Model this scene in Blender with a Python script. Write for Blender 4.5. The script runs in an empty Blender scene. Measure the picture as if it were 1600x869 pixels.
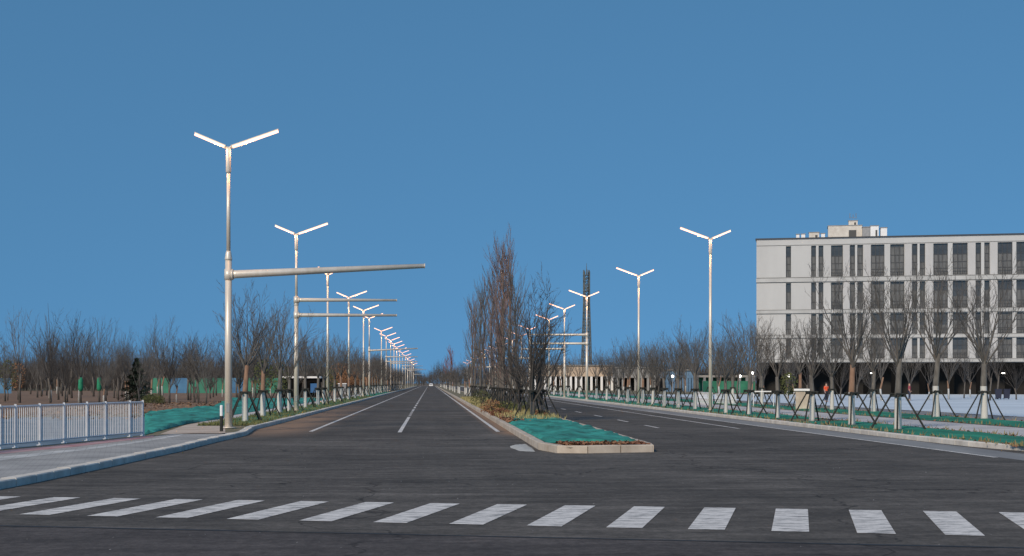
import bpy, math, random
from math import sin, cos, pi, radians, sqrt, tan, atan
from mathutils import Vector, Matrix
SC = bpy.context.scene
COL = SC.collection
# ------------------------------------------------------------------ camera
H = 1.85; F = 2200.0; HY = 598.0; VX = 672.0
PSI = atan((800 - VX) / F)
cam = bpy.data.cameras.new('camera'); camo = bpy.data.objects.new('camera', cam); COL.objects.link(camo)
cam.sensor_width = 36; cam.lens = F / 1600 * 36; cam.shift_y = (HY - 434.5) / 1600
cam.clip_start = .1; cam.clip_end = 6000
camo.location = (0, 0, H); camo.rotation_euler = (pi / 2, 0, -PSI)
SC.camera = camo
# ------------------------------------------------------------------ world, sun, exposure
SUN_EL, SUN_AZ = 31.0, 210.0
W = bpy.data.worlds.new('World'); SC.world = W; W.use_nodes = True
nt = W.node_tree; nt.nodes.clear()
out = nt.nodes.new('ShaderNodeOutputWorld'); bg = nt.nodes.new('ShaderNodeBackground')
sky = nt.nodes.new('ShaderNodeTexSky'); sky.sky_type = 'NISHITA'; sky.sun_disc = False
sky.sun_elevation = radians(SUN_EL); sky.sun_rotation = radians(SUN_AZ)
sky.altitude = 200; sky.air_density = 1.0; sky.dust_density = .3; sky.ozone_density = 3.0
geo = nt.nodes.new('ShaderNodeTexCoord')
lift = nt.nodes.new('ShaderNodeVectorMath'); lift.operation = 'ADD'; lift.inputs[1].default_value = (0, 0, .55)
nrm = nt.nodes.new('ShaderNodeVectorMath'); nrm.operation = 'NORMALIZE'
tint = nt.nodes.new('ShaderNodeMix'); tint.data_type = 'RGBA'; tint.blend_type = 'MULTIPLY'; tint.inputs[0].default_value = 1
tint.inputs[7].default_value = (.67, 1.06, 1.05, 1)
TINT = tint
nt.links.new(geo.outputs['Generated'], lift.inputs[0]); nt.links.new(lift.outputs[0], nrm.inputs[0])
nt.links.new(nrm.outputs[0], sky.inputs[0]); nt.links.new(sky.outputs[0], tint.inputs[6])
nt.links.new(tint.outputs[2], bg.inputs[0]); bg.inputs[1].default_value = .118
nt.links.new(bg.outputs[0], out.inputs[0])
sun = bpy.data.lights.new('sun', 'SUN'); suno = bpy.data.objects.new('sun', sun); COL.objects.link(suno)
sun.energy = 2.5; sun.angle = radians(10); sun.color = (1, .82, .62)
az = radians(SUN_AZ); el = radians(SUN_EL)
dirv = Vector((sin(az) * cos(el), cos(az) * cos(el), sin(el)))
suno.rotation_euler = dirv.to_track_quat('Z', 'Y').to_euler()
SC.view_settings.view_transform = 'Standard'; SC.view_settings.look = 'None'
SC.view_settings.exposure = 0.4; SC.view_settings.gamma = 1
SC.render.engine = 'CYCLES'
SC.cycles.max_bounces = 5; SC.cycles.diffuse_bounces = 2; SC.cycles.glossy_bounces = 2; SC.cycles.transparent_max_bounces = 4

# ------------------------------------------------------------------ measuring helpers
def g(px, py, z=0.0):
    """ground point (world X, Y) seen at a photograph pixel, on the level z"""
    d = F * (H - z) / (py - HY); cx = (px - 800) / F * d
    return (cx * cos(PSI) + d * sin(PSI), -cx * sin(PSI) + d * cos(PSI))
def at_k(px, k):
    """point whose ground contact is k pixels under the horizon"""
    return g(px, HY + k)
def V3(p, z): return Vector((p[0], p[1], z))

# ------------------------------------------------------------------ mesh builder
class MB:
    def __init__(s): s.v = []; s.f = []; s.m = []
    def add(s, vs, fs, mi=0):
        o = len(s.v); s.v += [tuple(v) for v in vs]; s.f += [tuple(i + o for i in f) for f in fs]; s.m += [mi] * len(fs); return s
    def box(s, c, d, rz=0, mi=0):
        cx, cy, cz = c; x, y, z = d[0] / 2, d[1] / 2, d[2] / 2; C, S = cos(rz), sin(rz)
        vs = []
        for dz in (-z, z):
            for dx, dy in ((-x, -y), (x, -y), (x, y), (-x, y)):
                vs.append((cx + dx * C - dy * S, cy + dx * S + dy * C, cz + dz))
        return s.add(vs, [(3, 2, 1, 0), (4, 5, 6, 7), (0, 1, 5, 4), (1, 2, 6, 5), (2, 3, 7, 6), (3, 0, 4, 7)], mi)
    def path(s, pts, rs, n=8, cap=True, mi=0):
        pts = [Vector(p) for p in pts]; vs = []; N = len(pts)
        ref = None
        for i, p in enumerate(pts):
            t = (pts[min(i + 1, N - 1)] - pts[max(i - 1, 0)]).normalized()
            if ref is None: ref = Vector((1, 0, 0)) if abs(t.x) < .8 else Vector((0, 1, 0))
            a = (ref - t * ref.dot(t)).normalized(); b = t.cross(a); ref = a
            r = rs[i] if hasattr(rs, '__len__') else rs
            for k in range(n):
                q = 2 * pi * k / n; vs.append(p + (a * cos(q) + b * sin(q)) * r)
        fs = []
        for i in range(N - 1):
            for k in range(n):
                k2 = (k + 1) % n; fs.append((i * n + k, i * n + k2, (i + 1) * n + k2, (i + 1) * n + k))
        if cap: fs.append(tuple(range(n - 1, -1, -1))); fs.append(tuple((N - 1) * n + k for k in range(n)))
        return s.add(vs, fs, mi)
    def prism(s, poly, z0, z1, mi=0):
        n = len(poly); vs = [(p[0], p[1], z0) for p in poly] + [(p[0], p[1], z1) for p in poly]
        fs = [tuple(range(n - 1, -1, -1)), tuple(range(n, 2 * n))] + [(i, (i + 1) % n, n + (i + 1) % n, n + i) for i in range(n)]
        return s.add(vs, fs, mi)
    def build(s, name, mats, parent=None, smooth=False, loc=None):
        me = bpy.data.meshes.new(name); me.from_pydata(s.v, [], s.f)
        if not isinstance(mats, (list, tuple)): mats = [mats]
        for m in mats: me.materials.append(m)
        if len(mats) > 1: me.polygons.foreach_set('material_index', s.m)
        if smooth: me.polygons.foreach_set('use_smooth', [True] * len(me.polygons))
        me.update(); o = bpy.data.objects.new(name, me); COL.objects.link(o)
        if parent: o.parent = parent
        if loc: o.location = loc
        return o
def sheet(name, poly, z, mat, sub=0):
    import bmesh
    bm = bmesh.new(); vs = [bm.verts.new((p[0], p[1], z)) for p in poly]; f = bm.faces.new(vs)
    if f.normal.z < 0: bmesh.ops.reverse_faces(bm, faces=[f])
    bm.normal_update()
    if bm.faces[:][0].normal.z < 0: bmesh.ops.reverse_faces(bm, faces=bm.faces[:])
    bmesh.ops.triangulate(bm, faces=bm.faces[:])
    me = bpy.data.meshes.new(name); bm.to_mesh(me); bm.free(); me.materials.append(mat)
    o = bpy.data.objects.new(name, me); COL.objects.link(o); return o
def tag(o, label=None, cat=None, group=None, kind=None):
    if label: o['label'] = label
    if cat: o['category'] = cat
    if group: o['group'] = group
    if kind: o['kind'] = kind
    return o
def struct(o): o['kind'] = 'structure'; return o
def empty(name, loc, rz=0, label=None, cat=None, group=None):
    o = bpy.data.objects.new(name, None); COL.objects.link(o); o.location = loc; o.rotation_euler = (0, 0, rz)
    o.empty_display_size = .2; return tag(o, label, cat, group)
def copy_tree(o, parent=None):
    c = o.copy(); COL.objects.link(c)
    if parent: c.parent = parent
    for ch in [x for x in bpy.data.objects if x.parent == o]: copy_tree(ch, c)
    return c
ORD = ('first second third fourth fifth sixth seventh eighth ninth tenth eleventh twelfth thirteenth fourteenth fifteenth sixteenth '
       'seventeenth eighteenth nineteenth twentieth').split()
TENS = {2: 'twenty', 3: 'thirty', 4: 'forty'}
def ordw(i):
    n = i + 1
    if n <= 20: return ORD[n - 1]
    if n % 10 == 0: return {30: 'thirtieth', 40: 'fortieth'}[n]
    return TENS[n // 10] + '-' + ORD[n % 10 - 1]

# ------------------------------------------------------------------ materials
def mat(name, c, rough=.8, c2=None, scale=5.0, detail=6, stretch=(1, 1, 1), bump=0, bscale=None, metal=0, emit=None, spec=.5, lo=.35, hi=.65, rot=0, coord='Object'):
    m = bpy.data.materials.new(name); m.use_nodes = True; t = m.node_tree; b = t.nodes['Principled BSDF']
    b.inputs['Roughness'].default_value = rough; b.inputs['Metallic'].default_value = metal
    b.inputs['Specular IOR Level'].default_value = spec
    b.inputs['Base Color'].default_value = (*c, 1)
    if c2 or bump:
        tc = t.nodes.new('ShaderNodeTexCoord'); mp = t.nodes.new('ShaderNodeMapping'); mp.inputs['Scale'].default_value = stretch
        mp.inputs['Rotation'].default_value = (0, 0, rot)
        t.links.new(tc.outputs[coord], mp.inputs[0])
        m['mp'] = 1
    if c2:
        n = t.nodes.new('ShaderNodeTexNoise'); n.inputs['Scale'].default_value = scale; n.inputs['Detail'].default_value = detail
        n.inputs['Roughness'].default_value = .65
        r = t.nodes.new('ShaderNodeValToRGB'); r.color_ramp.elements[0].position = lo; r.color_ramp.elements[1].position = hi
        r.color_ramp.elements[0].color = (*c, 1); r.color_ramp.elements[1].color = (*c2, 1)
        t.links.new(mp.outputs[0], n.inputs['Vector']); t.links.new(n.outputs[0], r.inputs[0]); t.links.new(r.outputs[0], b.inputs['Base Color'])
    if bump:
        n2 = t.nodes.new('ShaderNodeTexNoise'); n2.inputs['Scale'].default_value = bscale or scale * 4; n2.inputs['Detail'].default_value = 5
        bp = t.nodes.new('ShaderNodeBump'); bp.inputs['Strength'].default_value = bump; bp.inputs['Distance'].default_value = .02
        t.links.new(mp.outputs[0], n2.inputs['Vector']); t.links.new(n2.outputs[0], bp.inputs['Height']); t.links.new(bp.outputs[0], b.inputs['Normal'])
    if emit:
        b.inputs['Emission Color'].default_value = (*emit[0], 1); b.inputs['Emission Strength'].default_value = emit[1]
    return m

def asphalt(name, base, dusty=False):
    m = bpy.data.materials.new(name); m.use_nodes = True; t = m.node_tree; b = t.nodes['Principled BSDF']; L = t.links.new
    b.inputs['Roughness'].default_value = .93; b.inputs['Specular IOR Level'].default_value = .2
    tc = t.nodes.new('ShaderNodeTexCoord')
    def noise(scale, st, rot=0, det=5):
        mp = t.nodes.new('ShaderNodeMapping'); mp.inputs['Scale'].default_value = st; mp.inputs['Rotation'].default_value = (0, 0, rot)
        n = t.nodes.new('ShaderNodeTexNoise'); n.inputs['Scale'].default_value = scale; n.inputs['Detail'].default_value = det; n.inputs['Roughness'].default_value = .6
        L(tc.outputs['Object'], mp.inputs[0]); L(mp.outputs[0], n.inputs['Vector']); return n.outputs[0]
    def rng(x, a, b_, c, d):
        r = t.nodes.new('ShaderNodeMapRange'); r.inputs[1].default_value = a; r.inputs[2].default_value = b_; r.inputs[3].default_value = c; r.inputs[4].default_value = d
        L(x, r.inputs[0]); return r.outputs[0]
    def mul(a, b_):
        q = t.nodes.new('ShaderNodeMath'); q.operation = 'MULTIPLY'; L(a, q.inputs[0]); L(b_, q.inputs[1]); return q.outputs[0]
    big = mul(rng(noise(.16, (1, 1, 1)), .3, .7, .74, 1.28), rng(noise(1.4, (.5, 1.6, 1), radians(15), 8), .3, .7, .66, 1.34))
    streak = rng(noise(.5, (.12, 1.3, 1), radians(15)), .3, .7, .85, 1.2)
    wheel = rng(noise(.9, (1.2, .03, 1)), .3, .7, .9, 1.12)
    fine = rng(noise(24, (1, 1, 1), 0, 8), .25, .75, .68, 1.35)
    v = mul(mul(big, streak), mul(wheel, fine))
    agg = rng(noise(7, (1, .8, 1), 0, 8), .3, .7, .72, 1.3); v = mul(v, agg)
    worn = rng(noise(.45, (.5, 1.1, 1), radians(12), 9), .56, .64, 1, 1.28); v = mul(v, worn)
    vo = t.nodes.new('ShaderNodeTexVoronoi'); vo.feature = 'DISTANCE_TO_EDGE'; vo.inputs['Scale'].default_value = .11
    wv = t.nodes.new('ShaderNodeVectorMath'); wv.operation = 'ADD'; nn = t.nodes.new('ShaderNodeTexNoise'); nn.inputs['Scale'].default_value = .5; nn.inputs['Detail'].default_value = 7
    L(tc.outputs['Object'], nn.inputs['Vector']); L(tc.outputs['Object'], wv.inputs[0])
    sc3 = t.nodes.new('ShaderNodeVectorMath'); sc3.operation = 'SCALE'; sc3.inputs[3].default_value = 3.0; L(nn.outputs['Color'], sc3.inputs[0]); L(sc3.outputs[0], wv.inputs[1]); L(wv.outputs[0], vo.inputs['Vector'])
    v = mul(v, rng(vo.outputs['Distance'], .0015, .0045, .5, 1))
    hs = t.nodes.new('ShaderNodeVectorMath'); hs.operation = 'SCALE'; hs.inputs[0].default_value = base
    L(v, hs.inputs[3])
    col = hs.outputs[0]
    if dusty:   # tan dust lying in the cycle lane and along the kerbs
        sp = t.nodes.new('ShaderNodeSeparateXYZ'); L(tc.outputs['Object'], sp.inputs[0])
        def band(o, a, b_, c, d):
            return mul(rng(o, a, b_, 0, 1), rng(o, c, d, 1, 0))
        dx = band(sp.outputs[0], -8.2, -6.6, -5.6, -3.9); dy = band(sp.outputs[1], 47, 55, 72, 125)
        n = rng(noise(.6, (1, .35, 1), 0, 6), .25, .48, 0, 1)
        fac = mul(mul(dx, dy), n)
        dx2 = band(sp.outputs[0], 2.2, 2.8, 3.1, 3.3); dy2 = band(sp.outputs[1], 48, 52, 140, 200)
        f2 = mul(mul(dx2, dy2), rng(noise(.8, (1, .3, 1)), .25, .5, 0, 1))
        q = t.nodes.new('ShaderNodeMath'); q.operation = 'MAXIMUM'; q.use_clamp = True; L(fac, q.inputs[0]); L(f2, q.inputs[1])
        mx = t.nodes.new('ShaderNodeMix'); mx.data_type = 'RGBA'; mx.inputs[7].default_value = (.30, .195, .13, 1)
        k = t.nodes.new('ShaderNodeMath'); k.operation = 'MULTIPLY'; k.inputs[1].default_value = .8; L(q.outputs[0], k.inputs[0])
        L(k.outputs[0], mx.inputs[0]); L(col, mx.inputs[6]); col = mx.outputs[2]
    L(col, b.inputs['Base Color'])
    bp = t.nodes.new('ShaderNodeBump'); bp.inputs['Strength'].default_value = .5; bp.inputs['Distance'].default_value = .012
    L(noise(30, (1, 1, 1), 0, 6), bp.inputs['Height']); L(bp.outputs[0], b.inputs['Normal'])
    return m

def paint_mat():
    m = bpy.data.materials.new('worn white road paint'); m.use_nodes = True; t = m.node_tree; b = t.nodes['Principled BSDF']; L = t.links.new
    b.inputs['Roughness'].default_value = .8
    tc = t.nodes.new('ShaderNodeTexCoord')
    n = t.nodes.new('ShaderNodeTexNoise'); n.inputs['Scale'].default_value = 3; n.inputs['Detail'].default_value = 10; n.inputs['Roughness'].default_value = .75
    mp = t.nodes.new('ShaderNodeMapping'); mp.inputs['Scale'].default_value = (.8, 3.2, 1); mp.inputs['Rotation'].default_value = (0, 0, radians(15))
    L(tc.outputs['Object'], mp.inputs[0]); L(mp.outputs[0], n.inputs['Vector'])
    r = t.nodes.new('ShaderNodeValToRGB'); e = r.color_ramp.elements
    e[0].position = .38; e[0].color = (.12, .12, .12, 1); e[1].position = .53; e[1].color = (.74, .71, .68, 1)
    L(n.outputs[0], r.inputs[0]); L(r.outputs[0], b.inputs['Base Color']); return m

def trunk_mat(name, bark, bark2, limed=True):
    m = mat(name, bark, .9, bark2, scale=9, stretch=(1, 1, .25)); t = m.node_tree; b = t.nodes['Principled BSDF']; L = t.links.new
    if limed:   # lime wash painted on the lowest 1.2 m
        tc = [n for n in t.nodes if n.type == 'TEX_COORD'][0]; sp = t.nodes.new('ShaderNodeSeparateXYZ'); L(tc.outputs['Object'], sp.inputs[0])
        lt = t.nodes.new('ShaderNodeMath'); lt.operation = 'LESS_THAN'; lt.inputs[1].default_value = 1.2; L(sp.outputs[2], lt.inputs[0])
        mx = t.nodes.new('ShaderNodeMix'); mx.data_type = 'RGBA'; mx.inputs[7].default_value = (.52, .51, .48, 1)
        src = b.inputs['Base Color'].links[0].from_socket
        L(lt.outputs[0], mx.inputs[0]); L(src, mx.inputs[6]); L(mx.outputs[2], b.inputs['Base Color'])
    return m

def paver_mat(name, c1, c2, mortar, scale, rot=0, bw=.5, rh=.25):
    m = bpy.data.materials.new(name); m.use_nodes = True; t = m.node_tree; b = t.nodes['Principled BSDF']; L = t.links.new
    b.inputs['Roughness'].default_value = .85
    tc = t.nodes.new('ShaderNodeTexCoord'); mp = t.nodes.new('ShaderNodeMapping'); mp.inputs['Rotation'].default_value = (0, 0, rot)
    br = t.nodes.new('ShaderNodeTexBrick'); br.inputs['Color1'].default_value = (*c1, 1); br.inputs['Color2'].default_value = (*c2, 1); br.inputs['Mortar'].default_value = (*mortar, 1)
    br.inputs['Scale'].default_value = scale; br.inputs['Mortar Size'].default_value = .012; br.inputs['Brick Width'].default_value = bw; br.inputs['Row Height'].default_value = rh
    n = t.nodes.new('ShaderNodeTexNoise'); n.inputs['Scale'].default_value = .7; n.inputs['Detail'].default_value = 7
    r = t.nodes.new('ShaderNodeMapRange'); r.inputs[1].default_value = .3; r.inputs[2].default_value = .7; r.inputs[3].default_value = .7; r.inputs[4].default_value = 1.15
    sc = t.nodes.new('ShaderNodeVectorMath'); sc.operation = 'SCALE'
    L(tc.outputs['Object'], mp.inputs[0]); L(mp.outputs[0], br.inputs[0]); L(mp.outputs[0], n.inputs['Vector']); L(n.outputs[0], r.inputs[0])
    L(br.outputs[0], sc.inputs[0]); L(r.outputs[0], sc.inputs[3]); L(sc.outputs[0], b.inputs['Base Color']); return m

M = {}
M['asphalt'] = asphalt('dusty asphalt', (.086, .078, .071), True)
M['asphalt_old'] = asphalt('coarse asphalt', (.070, .062, .060))
M['paint'] = paint_mat()
M['soil'] = mat('brown soil', (.10, .052, .028), .95, (.30, .185, .11), scale=.5, detail=12, bump=.8, bscale=2, stretch=(.35, 1.6, 1))
M['dry_ground'] = mat('dry ground', (.12, .09, .06), .95, (.2, .16, .12), scale=.1, detail=9)
M['verge'] = mat('verge soil and thin grass', (.10, .11, .05), .95, (.24, .18, .12), scale=1.2, detail=9, bump=.5)
M['net_teal'] = mat('teal dust net', (.01, .11, .085), .75, (.04, .36, .29), scale=1.6, detail=9, stretch=(1, .35, 1), bump=.8, bscale=2.5)
M['net_green'] = mat('green dust net', (.008, .10, .055), .75, (.02, .27, .155), scale=.8, detail=8, stretch=(1, .3, 1), bump=.8, bscale=2.5)
for kk in ('net_teal', 'net_green'):
    rr = [n for n in M[kk].node_tree.nodes if n.type == 'VALTORGB'][0].color_ramp; e_ = rr.elements.new(.27); e_.color = (.12, .085, .055, 1); rr.elements[0].position = .27
    for q_ in rr.elements:
        if q_.position > .5: top_c = q_
    e2 = rr.elements.new(.31); e2.color = (.01, .11, .075, 1)
    rr.elements[0].color = (.12, .085, .055, 1)
M['kerb'] = mat('grey kerb stone', (.50, .46, .41), .85, (.70, .66, .60), scale=1.5, detail=8)
M['kerb_tan'] = mat('tan kerb stone', (.38, .32, .26), .85, (.56, .49, .41), scale=1.2, detail=8)
M['pave'] = paver_mat('grey pavers', (.33, .32, .31), (.40, .39, .375), (.22, .21, .205), 2.0, radians(-12))
M['pave_light'] = paver_mat('light stone border', (.5, .5, .49), (.58, .58, .57), (.3, .3, .3), 1.0, radians(-12))
M['pink'] = mat('faded red paving', (.36, .16, .17), .85, (.48, .33, .33), scale=1.5, detail=6)
M['beige'] = mat('beige paving', (.40, .31, .24), .9, (.55, .47, .40), scale=.6, detail=8)
M['path'] = mat('pale footpath concrete', (.42, .40, .40), .9, (.58, .55, .54), scale=.4, detail=8)
M['plaza'] = mat('pale plaza concrete', (.50, .57, .64), .8, (.62, .70, .78), scale=.12, detail=7)
M['gutter'] = mat('gutter paving', (.17, .17, .175), .9, (.27, .27, .27), scale=.7, detail=8, stretch=(1, .2, 1))
M['pole'] = mat('galvanised pole with lamplight tint', (.64, .57, .48), .38, (.76, .69, .60), scale=3, stretch=(1, 1, .2), metal=.25)  # warm peach of the lamplight is mixed into the steel's base colour
M['lit'] = mat('lit lamp strip', (.2, .14, .08), .7, emit=((1, .50, .34), 2.3), spec=.1)
M['fence'] = mat('white painted steel', (.56, .58, .61), .5, (.68, .69, .70), scale=4)
M['stake'] = mat('dark timber stakes', (.012, .014, .013), .85, (.035, .035, .03), scale=6)
M['tie'] = mat('black tie', (.015, .015, .015), .8)
M['facade'] = mat('pale render', (.42, .42, .415), .85, (.49, .49, .48), scale=.15, detail=8, stretch=(1, 1, .4))
M['facade_col'] = mat('pale pier render', (.40, .395, .39), .85, (.47, .465, .46), scale=.3, detail=8, stretch=(1, 1, .3))
M['ledge'] = mat('ledge render', (.37, .37, .36), .85, (.45, .45, .44), scale=.5, detail=8)
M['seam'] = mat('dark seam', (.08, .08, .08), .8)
M['coping'] = mat('dark roof coping', (.025, .028, .035), .5)
M['frame'] = mat('dark window frame', (.035, .036, .04), .5)
M['pane'] = mat('dark glass', (.035, .037, .04), .12, (.07, .072, .075), scale=.4, spec=.5)
M['blind'] = mat('grey curtain behind glass', (.055, .055, .056), .35, (.15, .15, .147), scale=1.8, stretch=(3, 3, .2), spec=.4)
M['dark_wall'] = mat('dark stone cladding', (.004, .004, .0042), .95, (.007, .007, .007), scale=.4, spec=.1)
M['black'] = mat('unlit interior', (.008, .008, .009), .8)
M['roofbox'] = mat('pale plant room render', (.52, .48, .43), .8, (.66, .63, .58), scale=1.2)
M['grey_metal'] = mat('grey metal', (.22, .23, .24), .5, (.3, .3, .31), scale=3, metal=.3)
M['white'] = mat('white paint', (.72, .73, .75), .6, (.8, .8, .8), scale=2)
M['tower'] = mat('weathered tower steel', (.075, .09, .09), .7, (.12, .13, .125), scale=.5)
M['hoard_green'] = mat('green hoarding', (.012, .13, .085), .6, (.03, .22, .14), scale=.5)
M['hoard_blue'] = mat('blue hoarding', (.03, .12, .25), .6, (.06, .2, .35), scale=.5)
M['tan_wall'] = mat('tan render', (.50, .38, .28), .85, (.60, .48, .37), scale=.4)
M['grey_wall'] = mat('grey render', (.24, .24, .24), .85, (.34, .33, .32), scale=.4)
M['blue_metal'] = mat('blue painted metal', (.08, .16, .28), .5, (.14, .25, .38), scale=1)
M['blue_glass'] = mat('blue window', (.05, .14, .32), .2)
M['orange'] = mat('orange vest', (.75, .10, .03), .7)
M['navy'] = mat('navy cloth', (.02, .025, .05), .8)
M['skin'] = mat('skin', (.5, .3, .22), .6)
M['hair'] = mat('dark hair', (.02, .015, .012), .7)
M['blue_cloth'] = mat('blue cloth', (.04, .13, .42), .8)
M['wrap'] = mat('green trunk wrap', (.01, .17, .09), .8, (.02, .26, .14), scale=4)
M['leaf_tan'] = mat('tan dry leaves', (.20, .10, .05), .9, (.34, .18, .09), scale=1)
M['leaf_red'] = mat('russet litter', (.16, .055, .035), .9, (.30, .16, .08), scale=2)
M['leaf_green'] = mat('olive leaves', (.06, .075, .025), .9, (.12, .13, .04), scale=1)
M['conifer'] = mat('dark conifer needles', (.012, .025, .016), .9, (.03, .05, .03), scale=1)
M['rubble'] = mat('dried mortar', (.36, .36, .35), .95, (.5, .5, .48), scale=4, bump=.6)
M['bark'] = trunk_mat('limed grey trunk', (.075, .068, .06), (.15, .14, .125))
M['bark_plain'] = trunk_mat('grey trunk', (.07, .062, .055), (.14, .125, .11), False)
M['bark_tan'] = trunk_mat('tan limed trunk', (.17, .095, .06), (.27, .17, .115))
M['twig'] = mat('grey brown twigs', (.07, .064, .059), .9, (.16, .148, .137), scale=.7)
M['twig_dark'] = mat('dark twigs', (.042, .037, .035), .9, (.09, .082, .076), scale=.7)
M['twig_red'] = mat('reddish twigs', (.14, .095, .085), .9, (.26, .18, .16), scale=.5)
M['rust_crown'] = mat('rust red twigs', (.20, .06, .045), .9, (.30, .11, .08), scale=.5)
M['wood_far'] = mat('far winter wood', (.06, .052, .046), .95, (.12, .105, .092), scale=.08)

# ------------------------------------------------------------------ ground and roads
KZ = .15
struct(sheet('ground', [(-3000, -200), (3000, -200), (3000, 3500), (-3000, 3500)], -.03, M['dry_ground']))
struct(sheet('road', [(-90, -30), (120, -30), (120, 62), (17, 62), (17, 760), (-8.2, 760), (-8.2, 80), (-90, 80)], 0, M['asphalt']))
s15, c15 = sin(radians(15)), cos(radians(15))
E = Vector((c15, -s15, 0)); S = Vector((s15, c15, 0))           # along and across the side street
a, b = g(100, 824.5), g(1500, 855)
dv = (Vector((b[0], b[1], 0)) - Vector((a[0], a[1], 0))).normalized()
p0 = Vector((a[0], a[1], 0)) - dv * 60; p1 = Vector((a[0], a[1], 0)) + dv * 90
struct(sheet('side_street_asphalt', [tuple(p0[:2]), tuple(p1[:2]), (p1.x - 8, p1.y - 30), (p0.x - 8, p0.y - 30)], .004, M['asphalt_old']))
nv = Vector((-dv.y, dv.x, 0)) * .035
rs = random.Random(3); top = []; bot = []
for i in range(151):
    q = p0 + dv * i; w = nv * (1 + rs.uniform(-.5, .9)); o_ = nv * rs.uniform(-.5, .5)
    top.append(tuple((q + o_ + w)[:2])); bot.append(tuple((q + o_ - w)[:2]))
mb = MB()
for i in range(150):
    mb.add([(*bot[i], .008), (*bot[i + 1], .008), (*top[i + 1], .008), (*top[i], .008)], [(0, 1, 2, 3)])
struct(mb.build('road_seam', mat('bitumen seam', (.02, .02, .022), .7)))

def mark(name, quads, z=.006):
    m_ = MB()
    for q in quads: m_.add([(*p, z) for p in q], [(0, 1, 2, 3)])
    return struct(m_.build(name, M['paint']))
def line(x, y0, y1, w): return [(x - w / 2, y0), (x + w / 2, y0), (x + w / 2, y1), (x - w / 2, y1)]
# crosswalk: stripes in photo order, measured on the road
bars = []
ref_t = [(470, 783.5, 510), (1205, 795, 1255), (1325, 797.5, 1375)]
A = Vector((*g(970, 790.5), 0)); B = Vector((*g(1325, 797.3), 0))   # near-line through the far ends
a_far = Vector((*g(470, 783.5), 0)); b_far = Vector((*g(1442, 799), 0))
a_near = Vector((*g(354, 811.5), 0)); b_near = Vector((*g(1477, 836.5), 0))
Ef = (b_far - a_far); per = Ef.length / 9.0; Ef.normalize()
En = (b_near - a_near).normalized()
BW = (Vector((*g(1255, 796), 0)) - Vector((*g(1205, 795), 0))).length
for i in range(-9, 15):
    f0 = a_far + Ef * per * i; n0 = a_near + En * ((b_near - a_near).length / 9.0) * i
    bars.append([tuple(n0[:2]), tuple((n0 + En * BW)[:2]), tuple((f0 + Ef * BW)[:2]), tuple(f0[:2])])
mark('crosswalk_markings', bars)
X_DASH, X_EDGE_L, X_EDGE_R = -1.13, -4.5, 2.56
q = [line(X_EDGE_L, 53.5, 740, .15), line(X_EDGE_R, 53, 740, .15), line(X_DASH, 52.5, 76, .15)]
y = 79
while y < 740:
    q.append(line(X_DASH, y, y + (1.6 if y < 90 else 6), .15)); y += 3.2 if y < 90 else 10
q += [line(12.4, 56, 740, .13), line(13.95, 34, 740, .14)]
for y in (58.6, 67.5, 77.5, 88, 98): q.append(line(9.3, y - 1.6, y + 2.0, .13))
y = 108
while y < 700: q.append(line(9.3, y, y + 3, .13)); y += 9
mark('lane_markings', q)
struct(sheet('gutter', [(14.05, 30), (15.35, 30), (15.35, 740), (14.05, 740)], .004, M['gutter']))

# left land with its curved kerb
kpx = [(0, 765), (50, 755.5), (100, 745), (150, 734.5), (200, 723.5), (240, 714.5), (280, 706), (312, 697.5), (340, 690.5), (365, 685), (385, 680.5)]
kp = [g(*p) for p in kpx]
d0 = (Vector(kp[0]) - Vector(kp[1])).normalized()
kerbL = [(kp[0][0] + d0.x * t - t * t * .004, kp[0][1] + d0.y * t) for t in (80, 50, 30, 15, 6)] + kp
kerbL += [(-6.9, 56), (-6.85, 60), (-6.8, 66)] + [(-6.8, y) for y in (80, 120, 200, 300, 450, 740)]
def offset(pl, d):
    out_ = []
    for i, p in enumerate(pl):
        a_ = Vector(pl[max(i - 1, 0)]); b_ = Vector(pl[min(i + 1, len(pl) - 1)]); t = (b_ - a_).normalized()
        out_.append((p[0] - t.y * d, p[1] + t.x * d))
    return out_
inL = offset(kerbL, .28)
struct(sheet('verge', inL + [(-12, 1500), (-900, 1500), (-900, inL[0][1])], KZ - .03, M['verge']))
def kerb(name, pl, w, z, m_, step=1.0, far=140, seed=1):
    """separate stones near the camera, long runs farther off"""
    pts = [Vector(p) for p in pl]; r = random.Random(seed); k_ = MB()
    cum = [0]
    for i in range(1, len(pts)): cum.append(cum[-1] + (pts[i] - pts[i - 1]).length)
    def P(s):
        for i in range(1, len(pts)):
            if s <= cum[i] or i == len(pts) - 1:
                t = (s - cum[i - 1]) / max(cum[i] - cum[i - 1], 1e-6); d = (pts[i] - pts[i - 1]).normalized()
                return pts[i - 1].lerp(pts[i], min(t, 1)), d
    s = 0
    while s < cum[-1] - .01:
        p, d = P(s); L_ = step if p.length < far else 12; e = min(s + L_, cum[-1]); p2, d2 = P(e - (.03 if p.length < 70 else .014))
        n1 = Vector((-d.y, d.x)); n2 = Vector((-d2.y, d2.x)); zz = z + r.uniform(-.006, .006); c = .02
        o = len(k_.v)
        def ring(p_, n_): return [(p_.x, p_.y, -.02), (p_.x, p_.y, zz - c), (p_.x + n_.x * c, p_.y + n_.y * c, zz), (p_.x + n_.x * w, p_.y + n_.y * w, zz), (p_.x + n_.x * w, p_.y + n_.y * w, -.02)]
        k_.add(ring(p, n1) + ring(p2, n2), [(0, 1, 6, 5), (1, 2, 7, 6), (2, 3, 8, 7), (3, 4, 9, 8), (4, 3, 2, 1, 0), (5, 6, 7, 8, 9)])
        s = e
    return struct(k_.build(name, m_))
kerb('kerb', kerbL, .28, KZ, M['kerb'], seed=2)

def gz(px, py, z=KZ): return g(px, py, z)
Z1 = KZ - .026
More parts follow.
